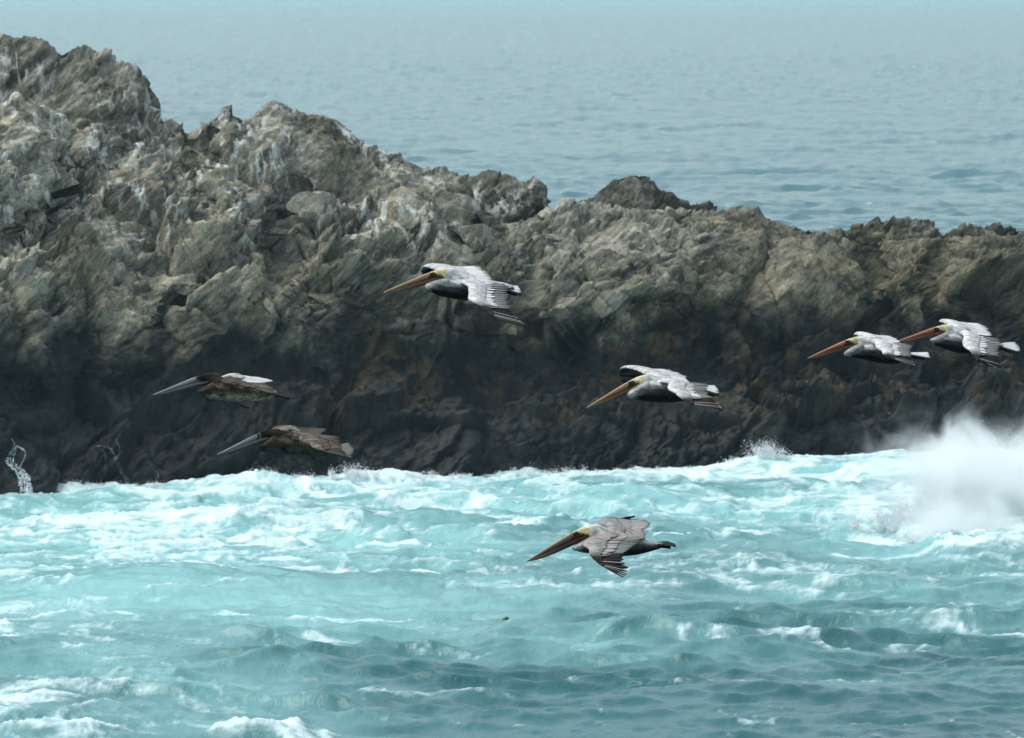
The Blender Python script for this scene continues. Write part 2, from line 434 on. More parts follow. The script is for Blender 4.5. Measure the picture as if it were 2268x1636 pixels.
H_ = np.zeros_like(XX); DX = np.zeros_like(XX); DY = np.zeros_like(XX)
def wave(lam, ang, amp, sharp=0.8, mask=None):
    k = 2 * math.pi / lam
    kx, ky = k * math.sin(ang), k * math.cos(ang)
    ph = kx * XX + ky * YY + rng_.uniform(0, 6.28)
    fade = np.clip(lam / (1.6 * step) - 0.45, 0, 1)
    A = amp * fade * (1 if mask is None else mask)
    H_[:] += A * np.cos(ph)
    DX[:] -= sharp * A * math.sin(ang) * np.sin(ph)
    DY[:] -= sharp * A * math.cos(ang) * np.sin(ph)
C2 = np.stack([XX, YY, np.zeros_like(XX)], 1)
gust = 0.75 + 0.9 * fbm(C2 * 0.05, 3, 91)                     # uneven chop
zone0 = infr & front
for i in range(42):
    lam = 0.5 * (10.0 / 0.5) ** (i / 41)
    lam *= rng_.uniform(0.9, 1.1)
    ang = rng_.normal(0.3, 0.9)
    amp = 0.0125 * lam ** 0.72 * rng_.uniform(0.7, 1.3)
    if lam > 3: amp *= 0.6
    wave(lam, ang, amp, 0.85, gust * (1 - (0.45 if lam < 2.5 else 0.1) * np.where(zone0, sstep(640, 560, PY), 0)))
fm = sstep(145, 210, YY)
for i in range(40):                                           # short wind sea offshore
    lam = 1.0 * (14 / 1.0) ** (i / 39) * rng_.uniform(0.9, 1.1)
    wave(lam, rng_.normal(0.2, 0.95), (0.0105 if lam < 3 else 0.0018) * lam * rng_.uniform(0.6, 1.3), 0.6, fm * gust)
RI = np.repeat(np.arange(nr, dtype=float), nc)
sc_ = np.sqrt(250.0 / np.maximum(YY, 100))
for kx, kr, A, sd_ in ((0.75, 0.42, 1.9, 201), (0.33, 0.24, 1.3, 202), (1.6, 0.75, 1.5, 203)):    # unresolved chop, seen as groups
    H_ += fm * (1 + 1.2 * sstep(350, 900, YY)) * A * YY / F * pn(np.stack([XX * kx * sc_, RI * kr, 0 * XX], 1), sd_)
# surf: heaped, confused water in front of the rock
P2 = np.stack([XX * 0.30, YY * 0.30, np.zeros_like(XX)], 1)
warp = np.stack([fbm(P2 * 1.1, 3, 61), fbm(P2 * 1.1 + 9, 3, 62), 0 * XX], 1)
zone = infr & front
rough = np.where(zone, sstep(640, 540, PY + 20 * np.sin(PX * 0.01)), 0)
lowl = np.where(zone, np.exp(-((PX - 60) / 190) ** 2 - ((PY - 720) / 40) ** 2) + 0.8 * np.exp(-((PX - 275) / 75) ** 2 - ((PY - 735) / 16) ** 2), 0)
rough = np.clip(rough + 0.6 * lowl, 0, 1)
bil = fbm(P2 * np.array([0.8, 1.3, 1]) + warp * 0.9, 4, 71, 0.45)
rdg = fbm(P2 * np.array([1.0, 0.8, 1]) + warp, 3, 75, 0.45, ridged=True)
H_ += rough * (0.22 * bil + 0.12 * rdg) * (1 - 0.45 * sstep(500, 470, PY)) + 0.03 * np.where(zone, fbm(P2 * 4, 3, 77, ridged=True), 0)
# the long swells and heaped crests that stand out in the picture (px, py, half width, half depth m, height m)
for (bx, by, wx, wd, hh) in [(370, 484, 65, 1.8, 0.36), (260, 490, 60, 1.5, 0.20), (110, 500, 26, 1.0, 0.22), (770, 472, 50, 1.6, 0.28), (600, 484, 70, 1.4, 0.12), (930, 470, 90, 2.2, 0.40), (850, 475, 60, 1.5, 0.18),
                             (150, 590, 150, 2.5, 0.38), (510, 545, 120, 2.2, 0.34), (640, 507, 120, 2.0, 0.3), (275, 738, 52, 1.1, 0.30), (60, 712, 120, 1.3, 0.22), (360, 520, 160, 2.0, 0.3),
                             (760, 560, 120, 2.4, 0.25), (980, 560, 60, 2.0, 0.5), (180, 690, 90, 1.6, 0.2), (370, 665, 110, 1.4, 0.18)]:
    gx, gy, _ = at(bx, by, ground_y(by))
    s = (XX - gx) / (wx * gy / F); q = (YY - gy + 0.5 * fbm(P2 * 0.8, 2, 99)) / wd
    H_ += np.where(zone, hh * np.exp(-s * s) * np.exp(-q * q), 0)

# where foam lies (world-fixed mask, broken up by warped noise)
Pn = np.stack([XX * 0.26, YY * 0.40, np.zeros_like(XX)], 1) + warp * 1.1
n1 = fbm(Pn, 6, 81, 0.62)
n2 = fbm(Pn * np.array([1.6, 1.7, 1]) + 5, 6, 82, 0.66, ridged=True)
n3 = fbm(np.stack([XX * 0.12, YY * 0.16, 0 * XX], 1), 3, 83)
def G(px, py, rx, ry): return np.exp(-((PX - px) / rx) ** 2 - ((PY - py) / ry) ** 2)
shift = 22 * np.sin(PX * 0.006 + 1.0) - 26 * sstep(500, 1000, PX) + 20 * sstep(420, 0, PX)
pe = PY - shift
zf = 0.70 * sstep(600, 500, pe) + 0.30 * sstep(660, 575, pe)
zf += 1.15 * G(40, 706, 95, 14) + 1.1 * G(120, 738, 160, 11) + 0.9 * G(280, 736, 70, 14) + 0.30 * G(50, 650, 90, 32) + 0.5 * G(300, 648, 75, 6) + 0.35 * G(390, 645, 30, 4)
zf += 0.95 * G(985, 535, 100, 30) + 0.35 * G(620, 575, 200, 22) + 0.3 * G(780, 600, 120, 10) + 0.30 * G(870, 635, 120, 10) + 0.15 * sstep(500, 475, PY)
zf -= 0.5 * G(130, 575, 95, 9) + 0.35 * G(430, 528, 70, 6) + 0.35 * G(620, 508, 90, 5) + 0.25 * G(720, 535, 90, 6)
zf = np.where(zone, zf, 0.0)
foam = sstep(0.22, 1.30, zf * 0.66 + 0.60 * n1 + 0.42 * n2)
foam = np.where(zone, foam * (1 - 0.12 * sstep(560, 500, PY)), 0)
aer = np.clip(0.80 * sstep(680, 500, pe) + 0.22 * sstep(750, 600, pe - 60 * sstep(500, 0, PX)) + 0.55 * n3 + 0.25 * n1 + 0.14 * sstep(800, 100, PX) - 0.05 - 0.14 * sstep(350, 900, PX) * sstep(570, 670, PY) + 0.30 * G(680, 632, 330, 24) + 0.20 * G(330, 655, 170, 28) + 0.12 * G(100, 660, 250, 50), 0, 1)
aer = np.where(zone, aer, 0.0)
# scattered whitecaps offshore
cap = np.where((YY > 140) & (YY < 900), sstep(0.78, 0.86, fbm(np.stack([XX * 0.7, YY * 0.10, 0 * XX], 1), 3, 88)), 0)
foam = np.maximum(foam, cap * 0.4)
H_ += 0.05 * foam * np.where(zone, 1, 0) * (0.5 + n2)

P = np.stack([XX + np.where(infr, DX, 0), YY + np.where(infr, DY, 0), np.where(infr, H_, -0.05)], 1)
sea_me = grid_mesh("sea", P, nr, nc, True, {"foam": foam, "aerated": aer})
def sea_material():
    t = NT("sea_water")
    fo = t.attr("foam"); ae = t.attr("aerated")
    mp = t.mapping(scale=(0.55, 0.75, 1.0))
    fn = t.noise(3.0, 8, 0.72, 0.6, mp)
    lace = t.math('SUBTRACT', 1.0, t.math('ABSOLUTE', t.math('MULTIPLY', t.math('SUBTRACT', t.noise(1.7, 6, 0.65, 1.0, mp), 0.5), 5.0)), None, True)
    v = t.math('ADD', fo, t.math('MULTIPLY', t.math('SUBTRACT', fn, 0.5), 1.3))
    v = t.math('ADD', v, t.math('MULTIPLY', t.math('SUBTRACT', lace, 0.35), 0.30))
    f2 = t.math('MULTIPLY', t.rng(v, 0.15, 1.10), t.rng(fo, 0.02, 0.22))
    deep = t.mix(t.rng(t.noise(0.12, 3), 0.35, 0.65), (0.022, 0.098, 0.108), (0.030, 0.135, 0.140))
    body = t.mix(ae, deep, (0.255, 0.52, 0.51))
    col = t.mix(f2, body, (0.74, 0.88, 0.88))
    rough = t.rng(f2, 0, 1, 0.25, 0.75, False)
    b = t.math('ADD', t.noise(2.2, 4, 0.6, 0.6, t.mapping(scale=(1, 0.7, 1))), t.math('MULTIPLY', t.noise(9, 3, 0.6), 0.25))
    b = t.math('ADD', b, t.math('MULTIPLY', f2, 0.5))
    sea_b = t.math('ADD', t.noise(0.55, 4, 0.6, 0.3, t.mapping(scale=(1, 0.35, 1))), t.math('MULTIPLY', t.noise(0.16, 3, 0.6, 0, t.mapping(scale=(1, 0.3, 1))), 1.6))
    b = t.math('ADD', b, t.math('MULTIPLY', sea_b, 1.6))
    return t.pbsdf(col, rough, t.bump(b, 0.4, 0.12), IOR=1.333)
sea = link("sea", sea_me, sea_material(), kind="structure", label="grey-blue open sea breaking into turquoise foaming surf")

# ------------------------------------------------------------------ haze over the sea
def box_mesh(name, lo, hi):
    V = [(x, y, z) for x in (lo[0], hi[0]) for y in (lo[1], hi[1]) for z in (lo[2], hi[2])]
    return poly_mesh(name, V, [(0, 1, 3, 2), (4, 6, 7, 5), (0, 4, 5, 1), (2, 3, 7, 6), (0, 2, 6, 4), (1, 5, 7, 3)], False)
hm = bpy.data.materials.new("sea_haze"); hm.use_nodes = True
ht = hm.node_tree; ht.nodes.clear()
ho = ht.nodes.new("ShaderNodeOutputMaterial"); hv = ht.nodes.new("ShaderNodeVolumePrincipled")
hv.inputs['Color'].default_value = (0.68, 0.89, 0.97, 1)
hv.inputs['Density'].default_value = 0.00017
hv.inputs['Anisotropy'].default_value = 0.2
ht.links.new(hv.outputs[0], ho.inputs['Volume'])
haze = link("haze", box_mesh("haze", (-120000, -60, -3), (120000, 27000, 13.5)), hm, kind="stuff", label="thin pale sea haze", category="haze")
# ------------------------------------------------------------------ spray, runnels of water on the rock, drifting kelp
from mathutils.bvhtree import BVHTree
M_SPRAY = (lambda t: t.pbsdf((0.86, 0.90, 0.92), 0.6, None, Subsurface_Weight=0.0, Specular_IOR_Level=0.2))(NT("spray_drops"))
def jets(name, js, seed, **props):
    """ragged throws of water: (px, py, y metres, width m, height m, number of jets, drops per jet, drop radius m)"""
    g = np.random.default_rng(seed)
    C, Rr = [], []
    for (px, py, y, wd, ht, nj, nd, r) in js:
        c = np.array(at(px, py, y))
        for j in range(nj):
            u = g.normal(0, 0.45)
            o = c + np.array([u * wd, g.normal(0, 0.25), 0])
            top = ht * g.uniform(0.35, 1.0) * math.exp(-u * u)
            lean = g.normal(-0.15, 0.35) * top
            t = g.beta(1.1, 1.7, nd)
            sp = (0.03 + 0.13 * t) * (0.5 + top)
            p = np.stack([lean * t + g.normal(0, 1, nd) * sp * 0.7, g.normal(0, 1, nd) * sp, top * (1 - (1 - t) ** 2) + g.normal(0, 0.35, nd) * sp], 1)
            C.append(o + p); Rr.append(r * g.lognormal(0, 0.4, nd) * (1.15 - 0.7 * t))
    C = np.concatenate(C); Rr = np.concatenate(Rr)
    n = len(C)
    tet = np.array([[1, 1, 1], [1, -1, -1], [-1, 1, -1], [-1, -1, 1]]) / 1.732
    sg = g.choice([-1.0, 1.0], (n, 1, 3))
    V = C[:, None, :] + Rr[:, None, None] * tet[None] * sg
    idx = (np.arange(n) * 4)[:, None, None] + np.array([[0, 1, 2], [0, 3, 1], [0, 2, 3], [1, 3, 2]])[None]
    me = bpy.data.meshes.new(name)
    me.vertices.add(n * 4); me.vertices.foreach_set("co", V.astype(np.float32).ravel())
    nf = n * 4
    me.loops.add(nf * 3); me.polygons.add(nf)
    me.loops.foreach_set("vertex_index", idx.astype(np.int32).ravel())
    me.polygons.foreach_set("loop_start", np.arange(nf, dtype=np.int32) * 3)
    me.polygons.foreach_set("loop_total", np.full(nf, 3, np.int32))
    me.update(); me.validate()
    return link(name, me, M_SPRAY, **props)
BIG = jets("sea_spray", [(1010, 520, 111.5, 2.2, 2.1, 80, 340, .012), (950, 525, 111.0, 1.8, 1.4, 60, 300, .012), (900, 530, 110.5, 1.3, 0.6, 40, 200, .011), (985, 545, 108.0, 2.2, 0.8, 60, 240, .012)], 5,
    kind="stuff", label="big white cloud of spray bursting at the right edge", category="spray")
jets("sea_spray", [(772, 470, 123.5, 0.7, 0.75, 44, 260, .013), (745, 474, 123.5, 0.9, 0.45, 34, 200, .013), (802, 472, 123.5, 0.6, 0.45, 26, 180, .013)], 6,
    kind="stuff", label="small white splash leaping against the dark rock right of centre", category="spray")
jets("sea_spray", [(x_, y_, ground_y(y_) - 0.3, 1.1, 0.16 + 0.16 * ((k_ * 37) % 10) / 10, 16, 60, .011) for k_, (x_, y_) in enumerate([(20, 492), (75, 491), (120, 490), (195, 488), (310, 483), (420, 480), (470, 479), (530, 477), (585, 475), (640, 473), (700, 472), (835, 467)])], 12,
    kind="stuff", label="low fringe of foam tufts along the foot of the rock", category="spray")
jets("sea_spray", [(862, 468, 124.5, 0.6, 0.5, 20, 110, .012), (895, 464, 125, 0.9, 0.35, 22, 100, .012)], 8, kind="stuff", label="low splash on the rock just left of the big spray cloud", category="spray")
jets("sea_spray", [(262, 486, 118.6, 0.7, 0.5, 28, 110, .012), (232, 490, 118.4, 1.0, 0.35, 26, 90, .012), (355, 480, 119.5, 0.9, 0.45, 30, 90, .012), (160, 492, 117.6, 0.6, 0.25, 16, 70, .011)], 9,
    kind="stuff", label="thin splash at the rock foot under the lower brown pelican", category="spray")

def mist_cloud(name, c, size, dens, seed, parent):
    t = NT("spray_mist_%d" % seed)
    ln = t.n("ShaderNodeVectorMath", operation='LENGTH'); t.set(ln.inputs[0], t.pos)
    mp = t.mapping(scale=(size[0], size[1], size[2]), loc=(seed, 0, 0))
    ns = t.noise(0.8, 8, 0.68, 0.6, mp)
    v = t.math('ADD', t.math('SUBTRACT', 0.66, ln.outputs['Value']), t.math('MULTIPLY', t.math('SUBTRACT', ns, 0.5), 1.7))
    d = t.math('MULTIPLY', t.math('POWER', t.math('MAXIMUM', v, 0.0), 1.9), t.rng(ln.outputs['Value'], 1.0, 0.7))
    pv = t.n("ShaderNodeVolumePrincipled"); pv.inputs['Color'].default_value = (1, 1, 1, 1); pv.inputs['Anisotropy'].default_value = 0.2
    t.set(pv.inputs['Density'], t.math('MULTIPLY', d, dens))
    t.t.links.new(pv.outputs[0], t.out.inputs['Volume'])
    V, Fs = [], []
    for i in range(9):
        for k in range(16):
            th = math.pi * (i + 0.5) / 9; ph = 2 * math.pi * k / 16
            V.append((math.sin(th) * math.cos(ph), math.sin(th) * math.sin(ph), math.cos(th)))
    for i in range(8):
        for k in range(16):
            a, b = i * 16 + k, i * 16 + (k + 1) % 16
            Fs.append((a, a + 16, b + 16, b))
    Fs.append(tuple(range(16))); Fs.append(tuple(128 + k for k in range(16))[::-1])
    o = link(name, poly_mesh(name, V, Fs), t.m, parent)
    o.location = c; o.scale = size
    return o
mist_cloud("spray_mist", at(992, 482, 110.8), (5.4, 2.2, 2.9), 8.5, 3, BIG)
mist_cloud("spray_mist", at(965, 524, 107.2), (3.8, 2.0, 1.1), 5.0, 11, BIG)
_bv, _bf = [], []
for o_ in ROCKS:
    k0 = len(_bv); m_ = o_.data
    c_ = np.zeros(len(m_.vertices) * 3, np.float32); m_.vertices.foreach_get("co", c_); c_ = c_.reshape(-1, 3)
    q_ = np.zeros(len(m_.polygons) * 4, np.int32); m_.polygons.foreach_get("vertices", q_); q_ = q_.reshape(-1, 4)
    qx, _ = project(c_[q_[:, 0], 0], c_[q_[:, 0], 1], c_[q_[:, 0], 2])
    q_ = q_[(qx > -40) & (qx < 200)]                     # only the left end carries runnels and veins
    _bv += c_.tolist(); _bf += (q_ + k0).tolist()
BVH = BVHTree.FromPolygons(_bv, _bf)
S4 = 1024 / 3991.0
def on_rock(px, py):
    rx, rz = ray(px, py)
    d = Vector((float(rx), 1.0, float(rz))).normalized()
    h = BVH.ray_cast(Vector((0, 0, CAM_H)), d)
    return np.array(h[0]) if h[0] is not None else None
def ribbon(pts, lift=0.03, seed=0, seg=26):
    """a thin flattened stream lying on the rock; pts: (source px x, y, half width px)"""
    c = smooth_pts(pts, seg)
    g = random.Random(seed)
    V, Fs, row = [], [], []
    for x, y, w in c:
        h = on_rock(x * S4 + g.uniform(-0.12, 0.12), y * S4)
        if h is None: continue
        row.append((h, w * S4 * h[1] / F * g.uniform(0.7, 1.3)))
    if len(row) < 4: return None
    P_ = np.array([r[0] for r in row])
    P_[1:-1] = 0.5 * P_[1:-1] + 0.25 * (P_[:-2] + P_[2:])
    for (h, w), p in zip(row, P_):
        for k in range(6):
            a = 2 * math.pi * k / 6
            V.append(p + np.array([w * math.cos(a), -lift + 0.03 * math.sin(a), 0.01 * math.sin(a) + lift * 0.5]))
    for i in range(len(row) - 1):
        for k in range(6):
            a, b = i * 6 + k, i * 6 + (k + 1) % 6
            Fs.append((a, b, b + 6, a + 6))
    Fs.append(tuple(range(6))[::-1]); Fs.append(tuple((len(row) - 1) * 6 + k for k in range(6)))
    return V, Fs
def water_film(name, a, b):
    t = NT(name)
    n = t.noise(11, 6, 0.75)
    return t.pbsdf(t.mix(t.rng(n, 0.4, 0.6), a, b), 0.4, None, Alpha=t.rng(t.noise(15, 5, 0.8, 0, t.mapping(loc=(3, 1, 2))), 0.42, 0.56))
M_RUN = water_film("running_water", (0.45, 0.55, 0.57), (0.80, 0.86, 0.87))
M_RUN2 = water_film("thin_running_water", (0.06, 0.08, 0.085), (0.26, 0.30, 0.31))
def runnel(label, main, branches, mat, seed):
    """several thin broken strands of running water"""
    g = random.Random(seed)
    root = bpy.data.objects.new("water_runnel", None); COL.objects.link(root); root.empty_display_size = 0.1
    root.location = on_rock(main[0][0] * S4, main[0][1] * S4)
    root["label"] = label; root["category"] = "runnel"; root["group"] = "runnels of sea water draining off the rock"
    def strands(path, n):
        for k in range(n):
            c = smooth_pts(path, 40)
            off = g.uniform(-1.0, 1.0)
            a0 = 0 if k == 0 else g.uniform(0, 0.45); a1 = 1 if k == 0 else min(1, a0 + g.uniform(0.25, 0.6))
            if k >= 5 and n > 6: a0, a1 = g.uniform(0.45, 0.72), 1.0
            pts = [(x + off * w + g.uniform(-0.5, 0.5), y, max(w * g.uniform(0.10, 0.30), 1.0)) for i, (x, y, w) in enumerate(c) if a0 <= i / 39 <= a1][::2]
            if len(pts) < 5: continue
            rb = ribbon(pts, 0.012, seed + k, len(pts) * 2)
            if rb:
                V = [np.array(v) - np.array(root.location) for v in rb[0]]
                link("strand", poly_mesh("strand", V, rb[1]), mat, root)
    strands(main, 14)
    for b in branches: strands(b, 4)
runnel("white runnel of water pouring down the dark rock at the left edge", [(48, 1709, 7), (63, 1736, 10), (46, 1767, 13), (38, 1801, 14), (62, 1823, 18), (83, 1851, 24), (95, 1878, 28), (95, 1930, 32)],
    [[(66, 1738, 4), (89, 1752, 5), (97, 1773, 6), (83, 1804, 7), (72, 1826, 6)]], M_RUN, 3)
runnel("faint forked runnel on the dark rock below the brown pelicans, second from the left", [(370, 1742, 3), (395, 1739, 5), (426, 1746, 6), (444, 1767, 6), (460, 1801, 7), (475, 1841, 7), (494, 1872, 10), (497, 1925, 11)],
    [[(398, 1752, 3), (413, 1780, 4), (410, 1835, 3), (392, 1866, 4), (395, 1890, 4)], [(450, 1710, 2), (466, 1755, 3), (455, 1785, 3)]], M_RUN2, 13)
runnel("short thin runnel on the dark rock, farthest right of the three", [(598, 1830, 3), (610, 1846, 5), (614, 1866, 6), (606, 1890, 8), (604, 1920, 9)], [], M_RUN2, 23)
M_VEIN = (lambda t: t.pbsdf(t.mix(t.noise(9, 5, 0.7), (0.16, 0.16, 0.145), (0.38, 0.37, 0.34)), 0.85))(NT("pale_vein"))
for pts in ([(64, 205, 3), (66, 232, 4), (69, 278, 5), (80, 330, 5), (95, 364, 4)], [(95, 364, 4), (120, 392, 4), (150, 415, 3)]):
    rb = ribbon(pts, 0.02, 3)
    if rb: link("pale_vein", poly_mesh("pale_vein", *rb), M_VEIN, ridge_obj)

def kelp_float():
    gy = ground_y(616.0)
    gx, _, _ = at(505.6, 616, gy)
    zs = float(P_SEA(gx, gy))
    V, Fs = [], []
    prof = [(-0.10, 0.006), (-0.075, 0.012), (-0.045, 0.03), (-0.01, 0.042), (0.025, 0.040), (0.05, 0.028), (0.062, 0.008)]
    for x, r in prof:
        for k in range(8):
            a = 2 * math.pi * k / 8
            V.append((x, r * math.cos(a), r * math.sin(a) + 0.25 * x))
    for i in range(len(prof) - 1):
        for k in range(8):
            a, b = i * 8 + k, i * 8 + (k + 1) % 8
            Fs.append((a, b, b + 8, a + 8))
    Fs.append(tuple(range(8))[::-1]); Fs.append(tuple((len(prof) - 1) * 8 + k for k in range(8)))
    m = (lambda t: t.pbsdf(t.mix(t.noise(30, 3), (0.035, 0.030, 0.015), (0.07, 0.055, 0.025)), 0.3))(NT("kelp_skin"))
    root = bpy.data.objects.new("kelp_float", None); COL.objects.link(root); root.location = (gx, gy, zs + 0.045); root.empty_display_size = 0.1
    root["label"] = "small dark kelp bulb bobbing in the water below the lowest pelican"; root["category"] = "kelp"
    link("bulb", poly_mesh("bulb", V, Fs), m, root)
    V, Fs = [], []
    for i in range(9):
        t = i / 8
        for s in (-1, 1):
            for h in (0, 0.006):
                V.append((-0.09 - 0.30 * t, s * 0.03 * math.sin(math.pi * (0.15 + 0.8 * t)) + 0.05 * math.sin(4 * t), -0.03 - 0.02 * t + 0.02 * math.sin(9 * t) + h))
    for i in range(8):
        a = i * 4
        Fs += [(a, a + 2, a + 6, a + 4), (a + 1, a + 5, a + 7, a + 3), (a, a + 4, a + 5, a + 1), (a + 2, a + 3, a + 7, a + 6)]
    link("blade", poly_mesh("blade", V, Fs), m, root)
_near = (np.abs(YY - ground_y(616.0)) < 0.8) & (np.abs(XX + 0.12) < 1.0)
_px, _py, _pz = P[_near, 0], P[_near, 1], P[_near, 2]
def P_SEA(x, y): return _pz[np.argmin((_px - x) ** 2 + (_py - y) ** 2)]
kelp_float()
# ------------------------------------------------------------------ pelicans
from mathutils.kdtree import KDTree
def plumage_material(name="plumage", mottle=1.0):
    t = NT(name)
    c = t.attr("plume", 'Color')
    n = t.noise(60, 4, 0.6, 0, t.mapping(scale=(0.35, 1, 1)))
    n2 = t.noise(18, 3, 0.6)
    v = t.math('ADD', t.rng(n, 0.25, 0.75, 0.55, 1.35, False), t.rng(n2, 0.3, 0.7, -0.18 * mottle, 0.15 * mottle, False))
    sc_ = t.voro(34, 'F1', t.mapping(scale=(0.55, 1.0, 1.25)))
    v = t.math('ADD', v, t.rng(sc_, 0.15, 0.75, 0.12, -0.22, False))
    hv = t.n("ShaderNodeHueSaturation"); t.set(hv.inputs['Color'], c); t.set(hv.inputs['Value'], v)
    return t.pbsdf(hv.outputs[0], 0.8, t.bump(n, 0.8, 0.010), Specular_IOR_Level=0.08)
M_PLUME = plumage_material()
M_PLUME_YOUNG = plumage_material('mottled_plumage', 4.5)
def bill_material():
    t = NT("bill_horn")
    c = t.attr("plume", 'Color')
    n = t.noise(30, 4, 0.6, 0, t.mapping(scale=(0.3, 1, 1.6)))
    hv = t.n("ShaderNodeHueSaturation"); t.set(hv.inputs['Color'], c); t.set(hv.inputs['Value'], t.rng(n, 0.25, 0.75, 0.7, 1.25, False))
    return t.pbsdf(hv.outputs[0], 0.45, t.bump(n, 0.3, 0.004))
M_BILL = bill_material()
def feather_material(name, base, edge, shaft, edge_w=0.34):
    t = NT(name)
    x = t.n("ShaderNodeSeparateXYZ"); t.set(x.inputs[0], t.pos)
    ay = t.math('ABSOLUTE', x.outputs[1])
    rnd = t.n("ShaderNodeObjectInfo").outputs['Random']
    barb = t.noise(9, 3, 0.6, 0, t.mapping(scale=(2.0, 12.0, 1)))
    col = t.mix(t.rng(ay, edge_w, edge_w + 0.12), base, edge)
    col = t.mix(t.rng(ay, 0.045, 0.02), col, shaft)
    hv = t.n("ShaderNodeHueSaturation"); t.set(hv.inputs['Color'], col)
    t.set(hv.inputs['Value'], t.math('ADD', t.rng(barb, 0.25, 0.75, 0.75, 1.1, False), t.math('MULTIPLY', rnd, 0.25)))
    return t.pbsdf(hv.outputs[0], 0.7, None, Specular_IOR_Level=0.06)
M_FE = {
    "silver": feather_material("silver_feather", (0.60, 0.595, 0.585), (0.74, 0.735, 0.72), (0.25, 0.24, 0.23)),
    "grey": feather_material("grey_feather", (0.17, 0.168, 0.162), (0.33, 0.33, 0.32), (0.12, 0.12, 0.115), 0.30),
    "dark": feather_material("dark_feather", (0.016, 0.015, 0.014), (0.024, 0.022, 0.020), (0.05, 0.048, 0.045), 0.40),
    "quill": feather_material("pale_quill_feather", (0.018, 0.017, 0.016), (0.024, 0.022, 0.020), (0.75, 0.74, 0.70), 0.40),
    "white": feather_material("tail_feather", (0.55, 0.56, 0.57), (0.68, 0.69, 0.70), (0.25, 0.25, 0.25)),
    "taupe": feather_material("taupe_feather", (0.36, 0.325, 0.305), (0.54, 0.505, 0.48), (0.12, 0.10, 0.09)),
    "fawn": feather_material("pale_grey_feather", (0.17, 0.17, 0.17), (0.26, 0.26, 0.255), (0.10, 0.09, 0.08)),
    "brown": feather_material("brown_feather", (0.105, 0.082, 0.060), (0.30, 0.25, 0.195), (0.05, 0.04, 0.03)),
    "umber": feather_material("umber_feather", (0.040, 0.033, 0.027), (0.08, 0.066, 0.052), (0.16, 0.14, 0.12)),
    "black": feather_material("black_feather", (0.014, 0.013, 0.013), (0.02, 0.019, 0.019), (0.05, 0.05, 0.05)),
}
M_EYE = NT("eye_ball").pbsdf((0.02, 0.015, 0.01), 0.15)
M_FOOT = NT("foot_skin").pbsdf((0.018, 0.017, 0.017), 0.55)

def blade():
    """one feather: length along x 0..1, width along y, slightly bowed, closed lens section"""
    st = [(0.0, 0.10), (0.18, 0.36), (0.5, 0.5), (0.8, 0.46), (0.94, 0.28)]
    V, Fs = [], []
    for x, w in st:
        z = -0.35 * x * x
        V += [(x, -w, z - 0.5), (x, 0, z + 0.9), (x, w, z - 0.5), (x, 0, z - 0.9)]
    for i in range(len(st) - 1):
        for k in range(4):
            a, b = 4 * i + k, 4 * i + (k + 1) % 4
            Fs.append((a, b, b + 4, a + 4))
    V.append((1.0, 0.04, -0.4)); n = len(V) - 1
    b0 = 4 * (len(st) - 1)
    for k in range(4): Fs.append((b0 + k, b0 + (k + 1) % 4, n))
    Fs.append((3, 2, 1, 0))
    return V, Fs
BV, BF = blade()
BLADES = {}
for k_, m_ in M_FE.items():
    me = poly_mesh(k_ + "_feather", BV, BF); me.materials.append(m_); BLADES[k_] = me

# bill and head in units of the tip-to-gape length: (along, up)
B_TOP = [(-0.004, -0.006), (0.012, 0.012), (0.06, 0.024), (0.15, 0.041), (0.31, 0.071), (0.5, 0.105), (0.65, 0.132), (0.76, 0.150), (0.83, 0.150)]
B_MID = [(0.0, -0.012), (0.014, -0.004), (0.06, 0.002), (0.15, 0.008), (0.31, 0.022), (0.5, 0.042), (0.65, 0.056), (0.78, 0.066), (0.86, 0.066)]
B_LOW = [(0.03, -0.004), (0.05, -0.010), (0.08, -0.016), (0.16, -0.030), (0.31, -0.042), (0.5, -0.040), (0.66, -0.034), (0.82, -0.030), (0.94, -0.020), (1.02, 0.004)]
B_LMID = [(0.03, 0.002), (0.05, 0.003), (0.08, 0.006), (0.16, 0.012), (0.31, 0.024), (0.5, 0.044), (0.66, 0.058), (0.80, 0.068), (0.92, 0.060), (1.0, 0.034)]
HEAD = [(0.70, 0.105, 0.030, 0.030), (0.76, 0.100, 0.050, 0.046), (0.84, 0.096, 0.064, 0.062), (0.92, 0.095, 0.074, 0.072), (1.0, 0.090, 0.080, 0.076), (1.08, 0.078, 0.080, 0.076), (1.16, 0.056, 0.082, 0.078)]

